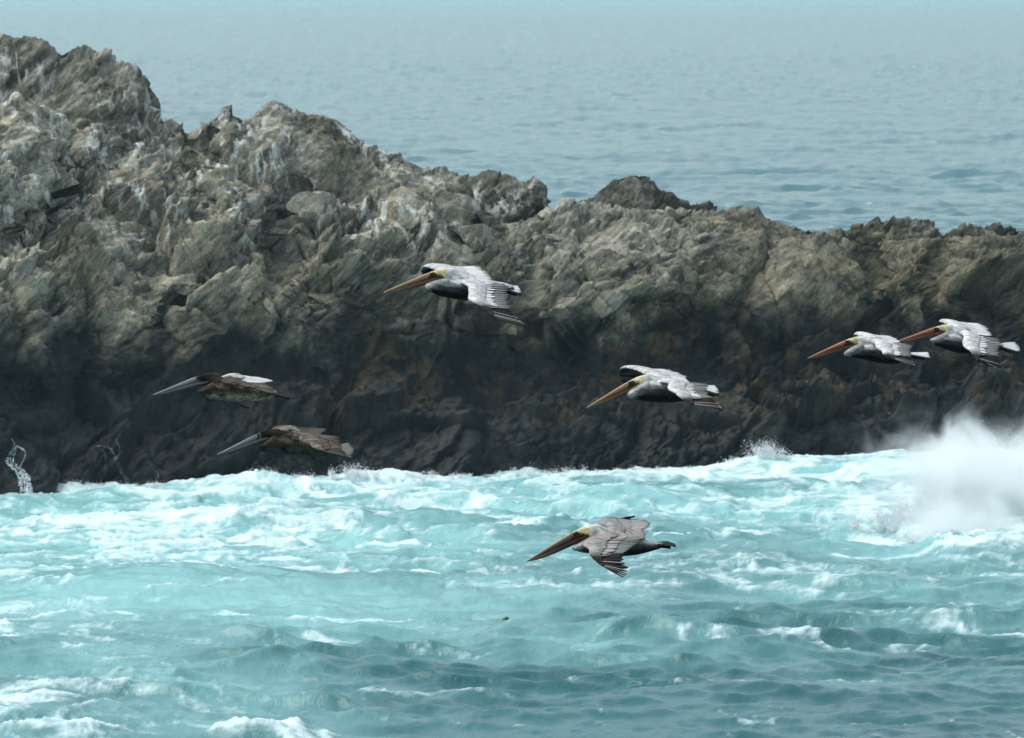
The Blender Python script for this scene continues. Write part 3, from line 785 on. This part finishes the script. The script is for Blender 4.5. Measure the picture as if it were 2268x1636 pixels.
def pelican(label, crop, Y0, tip, gape, trunk, neck, throat, near, far, tail, tail_base, kind='adult', yaw=20, feet=None, wing_col='silver', fluff=0.0, seed=0, tail_col='white', bill=None, near_col=None, far_col=None, belly_col=None):
    x0, y0, wsrc = crop
    sc = wsrc / 2268.0 * 1024 / 3991.0
    ox, oy = x0 * 1024 / 3991.0, y0 * 1024 / 3991.0
    mpp = sc * Y0 / F
    cxm, cym = 1150.0, 480.0
    ty = math.tan(math.radians(yaw))
    rnd = random.Random(seed)
    C0 = np.array(at(ox + cxm * sc, oy + cym * sc, Y0))
    def P(cx, cy, d):
        return np.stack(at(ox + np.asarray(cx, float) * sc, oy + np.asarray(cy, float) * sc, Y0 + np.asarray(d, float)), -1) - C0
    def dep(cx):                       # depth of the bird's own long axis: the bill comes towards the viewer
        return (cx - cxm) * mpp * ty
    root = bpy.data.objects.new("pelican", None); COL.objects.link(root)
    root.location = C0; root.empty_display_size = 0.2
    root["label"] = label; root["category"] = "pelican"; root["group"] = "pelicans gliding in a loose line"
    adult = kind == 'adult'
    silver = {'silver': (0.70, 0.69, 0.67), 'taupe': (0.41, 0.375, 0.355), 'brown': (0.19, 0.155, 0.118)}[wing_col]
    dark = (0.030, 0.029, 0.028) if adult else (0.050, 0.040, 0.030)
    flank = (0.085, 0.085, 0.082) if adult else (0.060, 0.046, 0.032)
    belly = (0.007, 0.007, 0.007) if adult else ((0.34, 0.31, 0.26) if far_col else (0.07, 0.07, 0.07))
    if belly_col: belly = belly_col
    white = (0.74, 0.73, 0.69) if adult else (0.050, 0.037, 0.024)
    yellow = (0.86, 0.73, 0.40) if adult else (0.075, 0.058, 0.040)
    V, Fs, Cc = [], [], []
    def ring_loft(rings, colf, ns=18):
        """rings: (cx, cy, half height px, half depth m)"""
        R = smooth_pts(rings, len(rings) * 4)
        nb = len(V)
        for i, r in enumerate(R):
            t = R[min(i + 1, len(R) - 1)][:2] - R[max(i - 1, 0)][:2]
            t = t / (np.hypot(*t) + 1e-9)
            pr = np.array([t[1], -t[0]])
            if pr[1] > 0: pr = -pr                        # upwards in the picture
            for k in range(ns):
                a = 2 * math.pi * k / ns
                q = r[:2] + pr * max(r[2], 2) * math.cos(a)
                V.append(P(q[0], q[1], dep(r[0]) + max(r[3], 0.003) * math.sin(a)))
                Cc.append(colf(i / (len(R) - 1), math.cos(a), q))
        for i in range(len(R) - 1):
            for k in range(ns):
                a, b = nb + i * ns + k, nb + i * ns + (k + 1) % ns
                Fs.append((a, b, b + ns, a + ns))
        Fs.append(tuple(nb + k for k in range(ns))[::-1])
        Fs.append(tuple(nb + (len(R) - 1) * ns + k for k in range(ns)))
    def mixc(a, b, f):
        f = min(max(f, 0), 1); return tuple(x + (y - x) * f for x, y in zip(a, b))
    # trunk
    def trunk_col(u, up, q):
        c = mixc(flank, silver, (up - 0.25) / 0.35)
        lo = mixc(flank, belly, (-0.05 - up) / 0.4)
        return c if up > 0.1 else lo
    ring_loft(trunk, trunk_col)
    # head, neck and the folded throat
    T, Gp = np.array(tip, float), np.array(gape, float)
    L = np.hypot(*(Gp - T)); e1 = (Gp - T) / L; e2 = np.array([e1[1], -e1[0]])
    def loc(s, n): return T + e1 * s * L + e2 * n * L
    def sn(q): r = np.asarray(q) - T; return r @ e1 / L, r @ e2 / L
    def head_col(u, up, q):
        s, n = sn(q)
        if adult:
            c = mixc(yellow, white, (s - 1.04) / 0.07)
            lore = s < 0.90 - 0.30 * max(n - 0.10, 0) - 1.2 * max(n - 0.125, 0)
            cheek = n < 0.125 - 0.62 * (s - 0.86) and s < 1.01
            if lore and n < 0.150: c = (0.050, 0.034, 0.026)
            if cheek and n < 0.115: c = (0.075, 0.030, 0.016)
            return c
        c = (0.036, 0.027, 0.019)
        if s < 0.86: c = (0.16, 0.155, 0.15)
        return mixc(c, (0.060, 0.044, 0.028), (s - 1.0) / 0.1)
    hr = []
    for s, n, hh, hd in HEAD:
        q = loc(s, n); hr.append((q[0], q[1], hh * L, hd * L * mpp))
    ring_loft(hr + [tuple(r) for r in neck], lambda u, up, q: head_col(u, up, q) if u < 0.62 else mixc(head_col(u, up, q), silver if adult else flank, (u - 0.72) / 0.2), 16)
    if throat:
        ring_loft([(r[0], r[1] - 12, r[2] * 1.12, r[3] * 1.75) for r in throat], lambda u, up, q: mixc((0.30, 0.295, 0.285) if adult else white, (0.60, 0.57, 0.52) if adult else white, (u - 0.30) / 0.25), 14)
    # wings: arm and coverts belong to the body, the flight feathers are parts
    def wing_shell(secs, frac, thick, camber, silver):
        LE = smooth_pts([(a[0], a[1], a[2]) for a, b in secs], 22); TE = smooth_pts([(b[0], b[1], b[2]) for a, b in secs], 22)
        nb = len(V)
        prof = [(0, 0), (0.06, 0.55), (0.2, 0.95), (0.45, 0.9), (0.75, 0.5), (1, 0.10), (0.75, -0.25), (0.45, -0.4), (0.2, -0.5), (0.06, -0.4)]
        m = len(prof)
        for i in range(22):
            u = i / 21
            A = P(*LE[i]); B = P(*TE[i])
            j = min(i + 1, 21); k = max(i - 1, 0)
            span = P(*LE[j]) - P(*LE[k])
            N = np.cross(B - A, span); N /= np.linalg.norm(N) + 1e-9
            if N[2] < 0: N = -N
            fr = np.interp(u, [0, 0.45, 0.7, 1], frac)
            th = np.interp(u, [0, 0.5, 1], thick)
            for x, z in prof:
                cb = camber * math.sin(math.pi * min(x * fr * 1.15, 1))
                V.append(A + (B - A) * fr * x + N * (th * z + cb * np.linalg.norm(B - A)))
                up = z >= 0
                hand = np.clip((u - 0.55) / 0.15, 0, 1)
                topc = mixc(silver, (0.028, 0.026, 0.024), hand) if adult else mixc(silver, (0.10, 0.085, 0.07), hand)
                Cc.append(topc if up else (0.075, 0.072, 0.068))
        for i in range(21):
            for k in range(m):
                a, b = nb + i * m + k, nb + i * m + (k + 1) % m
                Fs.append((a, b, b + m, a + m))
        Fs.append(tuple(nb + k for k in range(m))); Fs.append(tuple(nb + 21 * m + k for k in range(m))[::-1])
        return LE, TE
    FE = []
    def add_feather(name, base, tipp, width, normal, kind_, th=0.0016, roll=0.0, bow=1.0):
        X = tipp - base; ln = np.linalg.norm(X); xh = X / (ln + 1e-9)
        Z = normal - xh * (normal @ xh); Z /= np.linalg.norm(Z) + 1e-9
        Yh = np.cross(Z, xh)
        if roll:
            c_, s_ = math.cos(roll), math.sin(roll)
            Z, Yh = Z * c_ + Yh * s_, Yh * c_ - Z * s_
        M = Matrix(((*[float(v) for v in (X[0], Yh[0] * width, Z[0] * th * 2)], float(base[0])),
                    (*[float(v) for v in (X[1], Yh[1] * width, Z[1] * th * 2)], float(base[1])),
                    (*[float(v) for v in (X[2], Yh[2] * width, Z[2] * th * 2)], float(base[2])), (0, 0, 0, 1)))
        o = bpy.data.objects.new(name, BLADES[kind_]); COL.objects.link(o)
        o.parent = root; o.matrix_basis = M
        return o
    def wing_feathers(secs, near_wing):
        LE = smooth_pts([(a[0], a[1], a[2]) for a, b in secs], 60); TE = smooth_pts([(b[0], b[1], b[2]) for a, b in secs], 60)
        A = np.array([P(*p) for p in LE]); B = np.array([P(*p) for p in TE])
        def frame(u):
            i = u * 59; k = min(int(i), 58); f = i - k
            a = A[k] * (1 - f) + A[k + 1] * f; b = B[k] * (1 - f) + B[k + 1] * f
            sp = A[min(k + 2, 59)] - A[max(k - 1, 0)] + 0.5 * (B[min(k + 2, 59)] - B[max(k - 1, 0)])
            N = np.cross(b - a, sp); N /= np.linalg.norm(N) + 1e-9
            if N[2] < 0: N = -N
            return a, b, N, np.linalg.norm(sp)
        sec = {'silver': 'grey', 'taupe': 'grey', 'brown': 'brown'}[wing_col]
        if not near_wing: sec = {'silver': 'silver', 'taupe': 'taupe', 'brown': 'silver' if near_col else 'brown'}[wing_col]  # silver on the brown wing is its sheen put into the feather colour
        pri = 'dark' if adult else 'umber'
        sgn = 1 if near_wing else -1
        ns_, np_ = 13, 10
        for k in range(ns_):                                   # secondaries
            u = 0.02 + 0.54 * k / (ns_ - 1)
            a, b, N, sp = frame(u)
            j = 1 + rnd.uniform(-0.03, 0.03)
            add_feather("secondary_feather", a + (b - a) * 0.34 - N * 0.004, a + (b - a) * j - N * 0.004, 0.068, N, sec, 0.0018, sgn * 0.10 + rnd.uniform(-0.03, 0.03))
        for k in range(np_):                                   # primaries, spread fingers at the tip
            u = 0.58 + 0.42 * k / (np_ - 1)
            a, b, N, sp = frame(u)
            j = 1 + rnd.uniform(-0.02, 0.02)
            add_feather("primary_feather", a + (b - a) * 0.06 - N * 0.004, a + (b - a) * j - N * 0.004, 0.046 - 0.014 * (k / np_), N, 'quill' if adult and k in (4, 6, 7) else pri, 0.0018, sgn * 0.12 + rnd.uniform(-0.04, 0.04))
        cov = wing_col if adult or not near_col or near_wing else 'silver'  # silver coverts carry on the sheen painted on the young bird's far wing
        if near_col and near_wing: cov = 'umber'
        for row, (f0, f1, wd, n_) in enumerate(((0.26, 0.66, 0.080, 13), (0.12, 0.44, 0.076, 13))):   # greater and median coverts
            for k in range(n_):
                u = 0.03 + 0.60 * (k + 0.5 * row) / n_
                a, b, N, sp = frame(u)
                c_ = 0.028 * np.linalg.norm(b - a)
                j = rnd.uniform(-0.06, 0.05)
                add_feather("covert_feather", a + (b - a) * f0 + N * (c_ * 0.5 + 0.001), a + (b - a) * (f1 + j) + N * (-0.001 + 0.0025 * row), wd, N, cov if u < 0.56 else ('grey' if adult else 'brown'), 0.0016, sgn * 0.08 + rnd.uniform(-0.05, 0.05))
    fr = (0.50, 0.46, 0.34, 0.12)
    wing_shell(near, fr, (0.024, 0.016, 0.007), 0.03, near_col or silver)
    wing_shell(far, fr, (0.024, 0.016, 0.007), 0.03, far_col or silver)
    src = poly_mesh("body_source", V, Fs)
    tmp = bpy.data.objects.new("body_source", src); COL.objects.link(tmp)
    md = tmp.modifiers.new("r", 'REMESH'); md.mode = 'VOXEL'; md.voxel_size = 0.0062; md.adaptivity = 0.0
    sm = tmp.modifiers.new("s", 'SMOOTH'); sm.iterations = 3; sm.factor = 0.5
    dg = bpy.context.evaluated_depsgraph_get()
    body_me = bpy.data.meshes.new_from_object(tmp.evaluated_get(dg))
    bpy.data.objects.remove(tmp); bpy.data.meshes.remove(src)
    body_me.name = "body"
    kd = KDTree(len(V))
    for i, v in enumerate(V): kd.insert(v, i)
    kd.balance()
    n = len(body_me.vertices)
    co = np.zeros(n * 3, np.float32); body_me.vertices.foreach_get("co", co); co = co.reshape(-1, 3)
    jit = 0.006 * np.stack([pn(co * 40, 3), pn(co * 40, 4), pn(co * 40, 5)], 1)
    colr = np.ones((n, 4), np.float32)
    for i in range(n):
        hits = kd.find_n(co[i] + jit[i], 3)
        ws = [1 / (h[2] + 1e-4) for h in hits]; tw = sum(ws)
        for c in range(3): colr[i, c] = sum(w * Cc[h[1]][c] for w, h in zip(ws, hits)) / tw
    ca = body_me.color_attributes.new("plume", 'FLOAT_COLOR', 'POINT'); ca.data.foreach_set("color", colr.ravel())
    body_me.materials.clear(); body_me.materials.append(M_PLUME if adult else M_PLUME_YOUNG)
    body_me.polygons.foreach_set("use_smooth", np.full(len(body_me.polygons), True))
    link("body", body_me, M_PLUME, root)
    # bill
    def bill_part(name, top, bot, wmax, cols, closed_tip=True):
        Tt = smooth_pts(top, 22); Bb = smooth_pts(bot, 22)
        vs, cs, fs = [], [], []
        m = 10
        for i in range(22):
            a = loc(*Tt[i]); b = loc(*Bb[i]); s = 0.5 * (Tt[i][0] + Bb[i][0])
            w = wmax * L * mpp * np.interp(s, [0, 0.03, 0.1, 0.35, 0.7, 1.0], [0.16, 0.30, 0.34, 0.42, 0.8, 1.0])
            c0 = (a + b) / 2; hv = (a - b) / 2
            for k in range(m):
                an = 2 * math.pi * k / m
                q = c0 + hv * math.copysign(abs(math.cos(an)) ** 0.8, math.cos(an))
                vs.append(P(q[0], q[1], dep(c0[0]) + w * math.sin(an)))
                cs.append((*cols(s, math.cos(an)), 1))
        for i in range(21):
            for k in range(m):
                x, y = i * m + k, i * m + (k + 1) % m
                fs.append((x, y, y + m, x + m))
        fs.append(tuple(range(m))); fs.append(tuple(21 * m + k for k in range(m))[::-1])
        me = poly_mesh(name, vs, fs)
        at_ = me.color_attributes.new("plume", 'FLOAT_COLOR', 'POINT'); at_.data.foreach_set("color", np.array(cs, np.float32).ravel())
        return link(name, me, M_BILL, root)
    if adult:
        bc = bill or (0.33, 0.155, 0.065)
        up_c = lambda s, c: mixc(mixc(tuple(0.55 * q_ + w_ for q_, w_ in zip(bc, (0.24, 0.20, 0.13))) if bill else (0.42, 0.33, 0.20), bc, s / 0.35), (0.52, 0.36, 0.17), (0.5 if c < -0.35 and 0.4 < s < 0.8 else 0.0) + 0.35 * max(c, 0))
        lo_c = lambda s, c: mixc((0.20, 0.13, 0.07), tuple(0.30 * q_ for q_ in bc), s / 0.6) if c > -0.5 else (0.035, 0.022, 0.018)
    else:
        up_c = lambda s, c: mixc((0.34, 0.32, 0.26), (0.20, 0.20, 0.19), s / 0.3) if c > -0.2 else (0.27, 0.28, 0.27)
        lo_c = lambda s, c: (0.15, 0.148, 0.135) if c > 0.2 else (0.045, 0.044, 0.038)
    bill_part("upper_bill", B_TOP, B_MID, 0.060, up_c)
    bill_part("lower_bill", B_LMID, B_LOW, 0.062, lo_c)
    # eyes
    for sd_ in (-1, 1):
        q = loc(0.815, 0.128)
        c = P(q[0], q[1], dep(q[0]) + sd_ * 0.050 * L * mpp)
        vs, fs = [], []
        r = 0.0085
        for i in range(1, 5):
            for k in range(8):
                th, ph = math.pi * i / 5, 2 * math.pi * k / 8
                vs.append(c + r * np.array([math.sin(th) * math.cos(ph), math.cos(th), math.sin(th) * math.sin(ph)]))
        vs += [c + (0, r, 0), c - (0, r, 0)]
        for i in range(3):
            for k in range(8):
                fs.append((i * 8 + k, i * 8 + (k + 1) % 8, i * 8 + 8 + (k + 1) % 8, i * 8 + 8 + k))
        for k in range(8):
            fs.append((k, (k + 1) % 8, 32)); fs.append((24 + k, 24 + (k + 1) % 8, 33))
        link("eye", poly_mesh("eye", vs, fs), M_EYE, root)
    wing_feathers(near, True)
    wing_feathers(far, False)
    # tail
    tb = np.array(tail_base, float)
    nt = 9
    Tn = P(tail[0][0], tail[0][1], 0.09) - P(tail[-1][0], tail[-1][1], -0.09)
    for k in range(nt):
        f = k / (nt - 1)
        q = ipol(tail, f)
        d0 = dep(tb[0]); d1 = dep(q[0]) + 0.10 - 0.20 * f
        a = P(tb[0], tb[1] + 26 * (f - 0.5), d0 + 0.035 - 0.07 * f); b = P(q[0], q[1], d1)
        N = np.cross(b - a, Tn); N /= np.linalg.norm(N) + 1e-9
        if N[2] < 0: N = -N
        add_feather("tail_feather", a, b, 0.050, N, tail_col if f < 0.8 else ('black' if adult or tail_col == 'black' else tail_col), 0.002, 0.10)
    # under-tail coverts, dark
    for k in range(5):
        f = k / 4; q = ipol(tail, f)
        a = P(tb[0] - 40, tb[1] + 34, dep(tb[0]) + 0.03 - 0.06 * f); b = P(tb[0] + 0.72 * (q[0] - tb[0]), tb[1] + 0.72 * (q[1] - tb[1]) + 26, dep(q[0]) + 0.06 - 0.12 * f)
        add_feather("undertail_feather", a, b, 0.045, np.array([0, 0, 1.0]), 'black' if adult else 'brown', 0.004, 0.0)
    for ft in (feet or []):
        vs, fs = [], []
        cl = smooth_pts(ft, 9)
        for i, (x, y, hw, d) in enumerate(cl):
            for k in range(6):
                a = 2 * math.pi * k / 6
                vs.append(P(x, y + hw * math.cos(a), d + 2.0 * hw * mpp * math.sin(a)))
        for i in range(8):
            for k in range(6):
                a, b = i * 6 + k, i * 6 + (k + 1) % 6
                fs.append((a, b, b + 6, a + 6))
        fs.append(tuple(range(6))); fs.append(tuple(48 + k for k in range(6))[::-1])
        link("foot", poly_mesh("foot", vs, fs), M_FOOT, root)
    return root

def W_(*s): return [((a[0], a[1], a[2]), (b[0], b[1], b[2])) for a, b in s]
pelican("grey pelican with drooping dark wingtip, highest of the flock, against the pale rock", (1450, 980, 650), 33.0, (160, 560), (975, 370),
    [(1930, 505, 38, .03), (1750, 495, 80, .06), (1500, 500, 125, .085), (1250, 515, 145, .10), (1000, 500, 125, .095), (860, 490, 95, .07), (775, 495, 45, .03)],
    [(1180, 385, 85, .05), (1330, 430, 80, .05)], [(1050, 430, 60, .05), (900, 455, 55, .05), (790, 480, 48, .04), (735, 495, 34, .03), (720, 500, 16, .015)],
    W_(((1180, 420, -.06), (1835, 420, -.02)), ((1290, 470, -.22), (1855, 515, -.16)), ((1305, 575, -.36), (1855, 610, -.28)), ((1305, 655, -.48), (1860, 685, -.40)),
       ((1400, 705, -.54), (1905, 770, -.52)), ((1490, 760, -.58), (1960, 870, -.60)), ((1560, 830, -.62), (2020, 940, -.68)), ((1640, 890, -.66), (2110, 1018, -.78))),
    W_(((1100, 360, .06), (1640, 400, .04)), ((930, 290, .2), (1625, 345, .2)), ((790, 225, .36), (1560, 265, .36)), ((690, 205, .48), (1480, 210, .48)),
       ((655, 245, .58), (1390, 190, .58)), ((662, 285, .66), (1250, 215, .72)), ((690, 315, .70), (1150, 270, .82)), ((720, 340, .72), (1050, 340, .9))),
    [(1985, 465), (2025, 520), (2045, 595)], (1800, 500), seed=1)
pelican("grey pelican with its far wing arched above the head, in the middle of the flock", (2240, 1380, 640), 33.2, (170, 740), (940, 435),
    [(1820, 520, 45, .035), (1650, 525, 95, .06), (1400, 520, 145, .085), (1150, 510, 160, .10), (960, 530, 125, .09), (850, 560, 80, .06), (790, 580, 40, .03)],
    [(1130, 395, 90, .055), (1280, 440, 90, .055)], [(1040, 450, 70, .055), (900, 510, 72, .05), (800, 560, 62, .045), (745, 575, 40, .03), (725, 578, 16, .015)],
    W_(((1150, 380, -.05), (1700, 390, -.03)), ((1285, 400, -.2), (1840, 410, -.16)), ((1275, 480, -.36), (1835, 480, -.30)), ((1375, 540, -.48), (1850, 545, -.42)),
       ((1430, 590, -.54), (1910, 595, -.54)), ((1500, 640, -.58), (1965, 655, -.62)), ((1560, 675, -.62), (2010, 715, -.7)), ((1640, 690, -.66), (2055, 768, -.78))),
    W_(((1080, 350, .05), (1600, 375, .04)), ((1010, 310, .2), (1570, 340, .2)), ((880, 235, .36), (1545, 300, .36)), ((720, 190, .5), (1420, 245, .5)),
       ((630, 195, .6), (1260, 200, .62)), ((610, 235, .68), (1050, 200, .74)), ((615, 310, .74), (930, 330, .86)), ((650, 385, .78), (850, 420, .95))),
    [(1935, 428), (1990, 490), (2008, 580)], (1770, 480), seed=2)
pelican("taupe-winged pelican flying lowest of all, over the foaming turquoise water", (2000, 1960, 700), 31.5, (165, 745), (955, 430),
    [(1900, 530, 28, .03), (1750, 548, 62, .05), (1550, 545, 115, .075), (1300, 530, 145, .09), (1100, 515, 125, .09), (920, 560, 78, .065), (810, 580, 35, .04)],
    [(1120, 400, 85, .05), (1260, 470, 90, .055)], [(1040, 470, 60, .05), (900, 540, 55, .05), (800, 580, 36, .035), (745, 592, 16, .015)],
    W_(((1080, 410, -.05), (1690, 425, -.02)), ((920, 480, -.2), (1650, 445, -.14)), ((870, 530, -.36), (1570, 500, -.28)), ((950, 590, -.46), (1490, 560, -.40)),
       ((955, 645, -.52), (1400, 625, -.50)), ((1000, 705, -.56), (1400, 700, -.58)), ((1070, 765, -.6), (1465, 855, -.66)), ((1150, 800, -.64), (1405, 932, -.76))),
    W_(((1140, 420, .0), (1670, 455, .0)), ((1190, 315, .17), (1680, 385, .17)), ((1100, 275, .34), (1690, 305, .34)), ((1050, 262, .46), (1745, 265, .46)),
       ((1090, 222, .54), (1680, 215, .56)), ((1200, 200, .6), (1550, 200, .66)), ((1300, 200, .66), (1470, 198, .76)), ((1400, 200, .7), (1535, 150, .9))),
    [(1960, 485), (2050, 515), (2065, 550)], (1820, 510), seed=3, wing_col='taupe', tail_col='black', bill=(0.16, 0.062, 0.036))
pelican("grey pelican second from the right edge, overlapping the bill of the one behind", (3120, 1220, 580), 33.4, (110, 690), (860, 490),
    [(1680, 660, 50, .04), (1500, 665, 110, .075), (1250, 620, 150, .10), (1020, 595, 125, .095), (870, 605, 90, .07), (760, 630, 45, .04)],
    [(1060, 440, 85, .05), (1200, 490, 95, .055)], [(960, 510, 66, .05), (820, 575, 60, .045), (710, 622, 42, .03), (660, 640, 18, .015)],
    W_(((1080, 440, -.05), (1540, 445, -.03)), ((1130, 480, -.2), (1690, 480, -.14)), ((1145, 530, -.34), (1690, 540, -.28)), ((1230, 580, -.45), (1675, 595, -.40)),
       ((1245, 620, -.52), (1690, 650, -.50)), ((1300, 650, -.57), (1710, 715, -.58)), ((1370, 675, -.61), (1735, 765, -.66)), ((1420, 690, -.64), (1770, 830, -.74))),
    W_(((1040, 410, .05), (1520, 435, .05)), ((950, 375, .2), (1500, 405, .2)), ((870, 340, .34), (1450, 372, .34)), ((812, 322, .46), (1370, 345, .46)),
       ((805, 345, .55), (1230, 330, .56)), ((815, 370, .6), (1100, 335, .66)), ((830, 390, .65), (1010, 360, .75)), ((860, 405, .68), (950, 410, .85))),
    [(1955, 600), (1975, 650), (1995, 700)], (1640, 620), seed=4, bill=(0.36, 0.10, 0.040))
pelican("grey pelican last in line at the right edge, its bill partly hidden by another", (3480, 1220, 511), 34.6, (60, 500), (905, 345),
    [(1900, 580, 50, .035), (1720, 560, 80, .055), (1480, 550, 135, .08), (1230, 540, 165, .10), (1000, 505, 150, .10), (830, 495, 105, .08), (710, 510, 50, .04)],
    [(1130, 330, 100, .055), (1280, 400, 100, .055)], [(960, 400, 70, .05), (800, 455, 55, .045), (690, 478, 32, .03), (640, 480, 14, .015)],
    W_(((1150, 340, -.05), (1820, 430, -.03)), ((1215, 405, -.2), (1865, 485, -.15)), ((1195, 500, -.36), (1855, 570, -.30)), ((1225, 590, -.47), (1842, 650, -.42)),
       ((1320, 650, -.53), (1838, 735, -.52)), ((1370, 730, -.57), (1832, 830, -.60)), ((1410, 780, -.6), (1800, 935, -.68)), ((1470, 790, -.62), (1700, 905, -.72))),
    W_(((1050, 260, .05), (1700, 390, .05)), ((950, 205, .2), (1712, 350, .2)), ((860, 162, .34), (1675, 285, .34)), ((790, 145, .46), (1600, 215, .46)),
       ((800, 140, .55), (1480, 170, .56)), ((825, 165, .6), (1270, 175, .66)), ((850, 190, .65), (1100, 205, .75)), ((880, 210, .68), (1000, 235, .85))),
    [(2125, 505), (2195, 580), (2215, 645), (2150, 690)], (1830, 560), seed=5, bill=(0.42, 0.10, 0.045))
pelican("dark brown young pelican at the far left with dangling black feet", (560, 1420, 640), 33.0, (130, 425), (900, 255),
    [(1850, 410, 42, .035), (1650, 410, 92, .06), (1400, 395, 122, .09), (1180, 375, 132, .095), (1000, 370, 120, .085), (860, 385, 82, .06), (760, 395, 38, .035)],
    [(1030, 240, 82, .05), (1160, 290, 95, .055)], [(1000, 330, 85, .055), (880, 370, 70, .05), (780, 395, 36, .035), (730, 395, 14, .015)],
    W_(((1060, 225, -.05), (1690, 255, -.05)), ((1090, 250, -.22), (1720, 272, -.22)), ((1150, 262, -.4), (1740, 290, -.38)), ((1250, 282, -.52), (1750, 302, -.50)),
       ((1330, 296, -.6), (1780, 318, -.62)), ((1420, 310, -.66), (1800, 342, -.72)), ((1500, 325, -.7), (1810, 365, -.8)), ((1560, 340, -.72), (1820, 390, -.88))),
    W_(((1040, 205, .05), (1680, 242, .05)), ((1050, 192, .22), (1750, 228, .2)), ((1080, 178, .38), (1795, 218, .36)), ((1120, 162, .5), (1700, 192, .5)),
       ((1200, 150, .58), (1600, 170, .6)), ((1280, 148, .64), (1500, 160, .7)), ((1330, 156, .68), (1450, 168, .78)), ((1370, 170, .7), (1420, 184, .85))),
    [(2080, 375), (2140, 435), (2105, 478)], (1790, 400), kind='young', seed=6, wing_col='brown', tail_col='black', near_col=(0.075, 0.058, 0.042), far_col=(0.62, 0.60, 0.55),  # far_col paints the sheen on top of its far wing into the plumage
    feet=[[(1080, 505, 12, -.03), (1120, 535, 14, -.03), (1165, 560, 17, -.035), (1195, 580, 8, -.035)], [(1180, 515, 10, -.06), (1260, 545, 12, -.06), (1350, 575, 20, -.06), (1440, 595, 18, -.06), (1465, 605, 5, -.06)]])
pelican("mottled brown young pelican with grey bill skimming just above the breaking surf", (820, 1630, 600), 32.6, (100, 540), (880, 300),
    [(1900, 500, 38, .035), (1750, 475, 72, .055), (1500, 445, 112, .075), (1250, 415, 130, .09), (1050, 400, 135, .095), (900, 405, 112, .08), (800, 430, 72, .06), (730, 445, 32, .035)],
    [(1010, 245, 85, .05), (1160, 300, 100, .055)], [(1000, 330, 90, .055), (870, 390, 70, .05), (770, 430, 36, .035), (715, 438, 14, .015)],
    W_(((1150, 245, -.05), (1640, 230, -.03)), ((1285, 290, -.2), (1790, 245, -.15)), ((1330, 345, -.36), (1910, 262, -.3)), ((1440, 385, -.48), (1918, 345, -.42)),
       ((1500, 430, -.54), (1950, 430, -.54)), ((1560, 458, -.58), (2010, 500, -.62)), ((1620, 472, -.62), (2055, 555, -.70)), ((1680, 480, -.65), (2095, 578, -.76))),
    W_(((1050, 210, .05), (1640, 240, .05)), ((980, 185, .2), (1665, 205, .2)), ((900, 165, .34), (1690, 178, .34)), ((960, 150, .46), (1700, 148, .46)),
       ((1060, 140, .54), (1600, 138, .56)), ((1130, 134, .6), (1450, 134, .66)), ((1180, 142, .64), (1380, 142, .75)), ((1220, 152, .66), (1320, 152, .82))),
    [(2045, 360), (2118, 440), (2122, 490), (2090, 575)], (1860, 455), kind='young', seed=7, wing_col='brown', tail_col='fawn', far_col=(0.40, 0.345, 0.27), belly_col=(0.07, 0.07, 0.07))
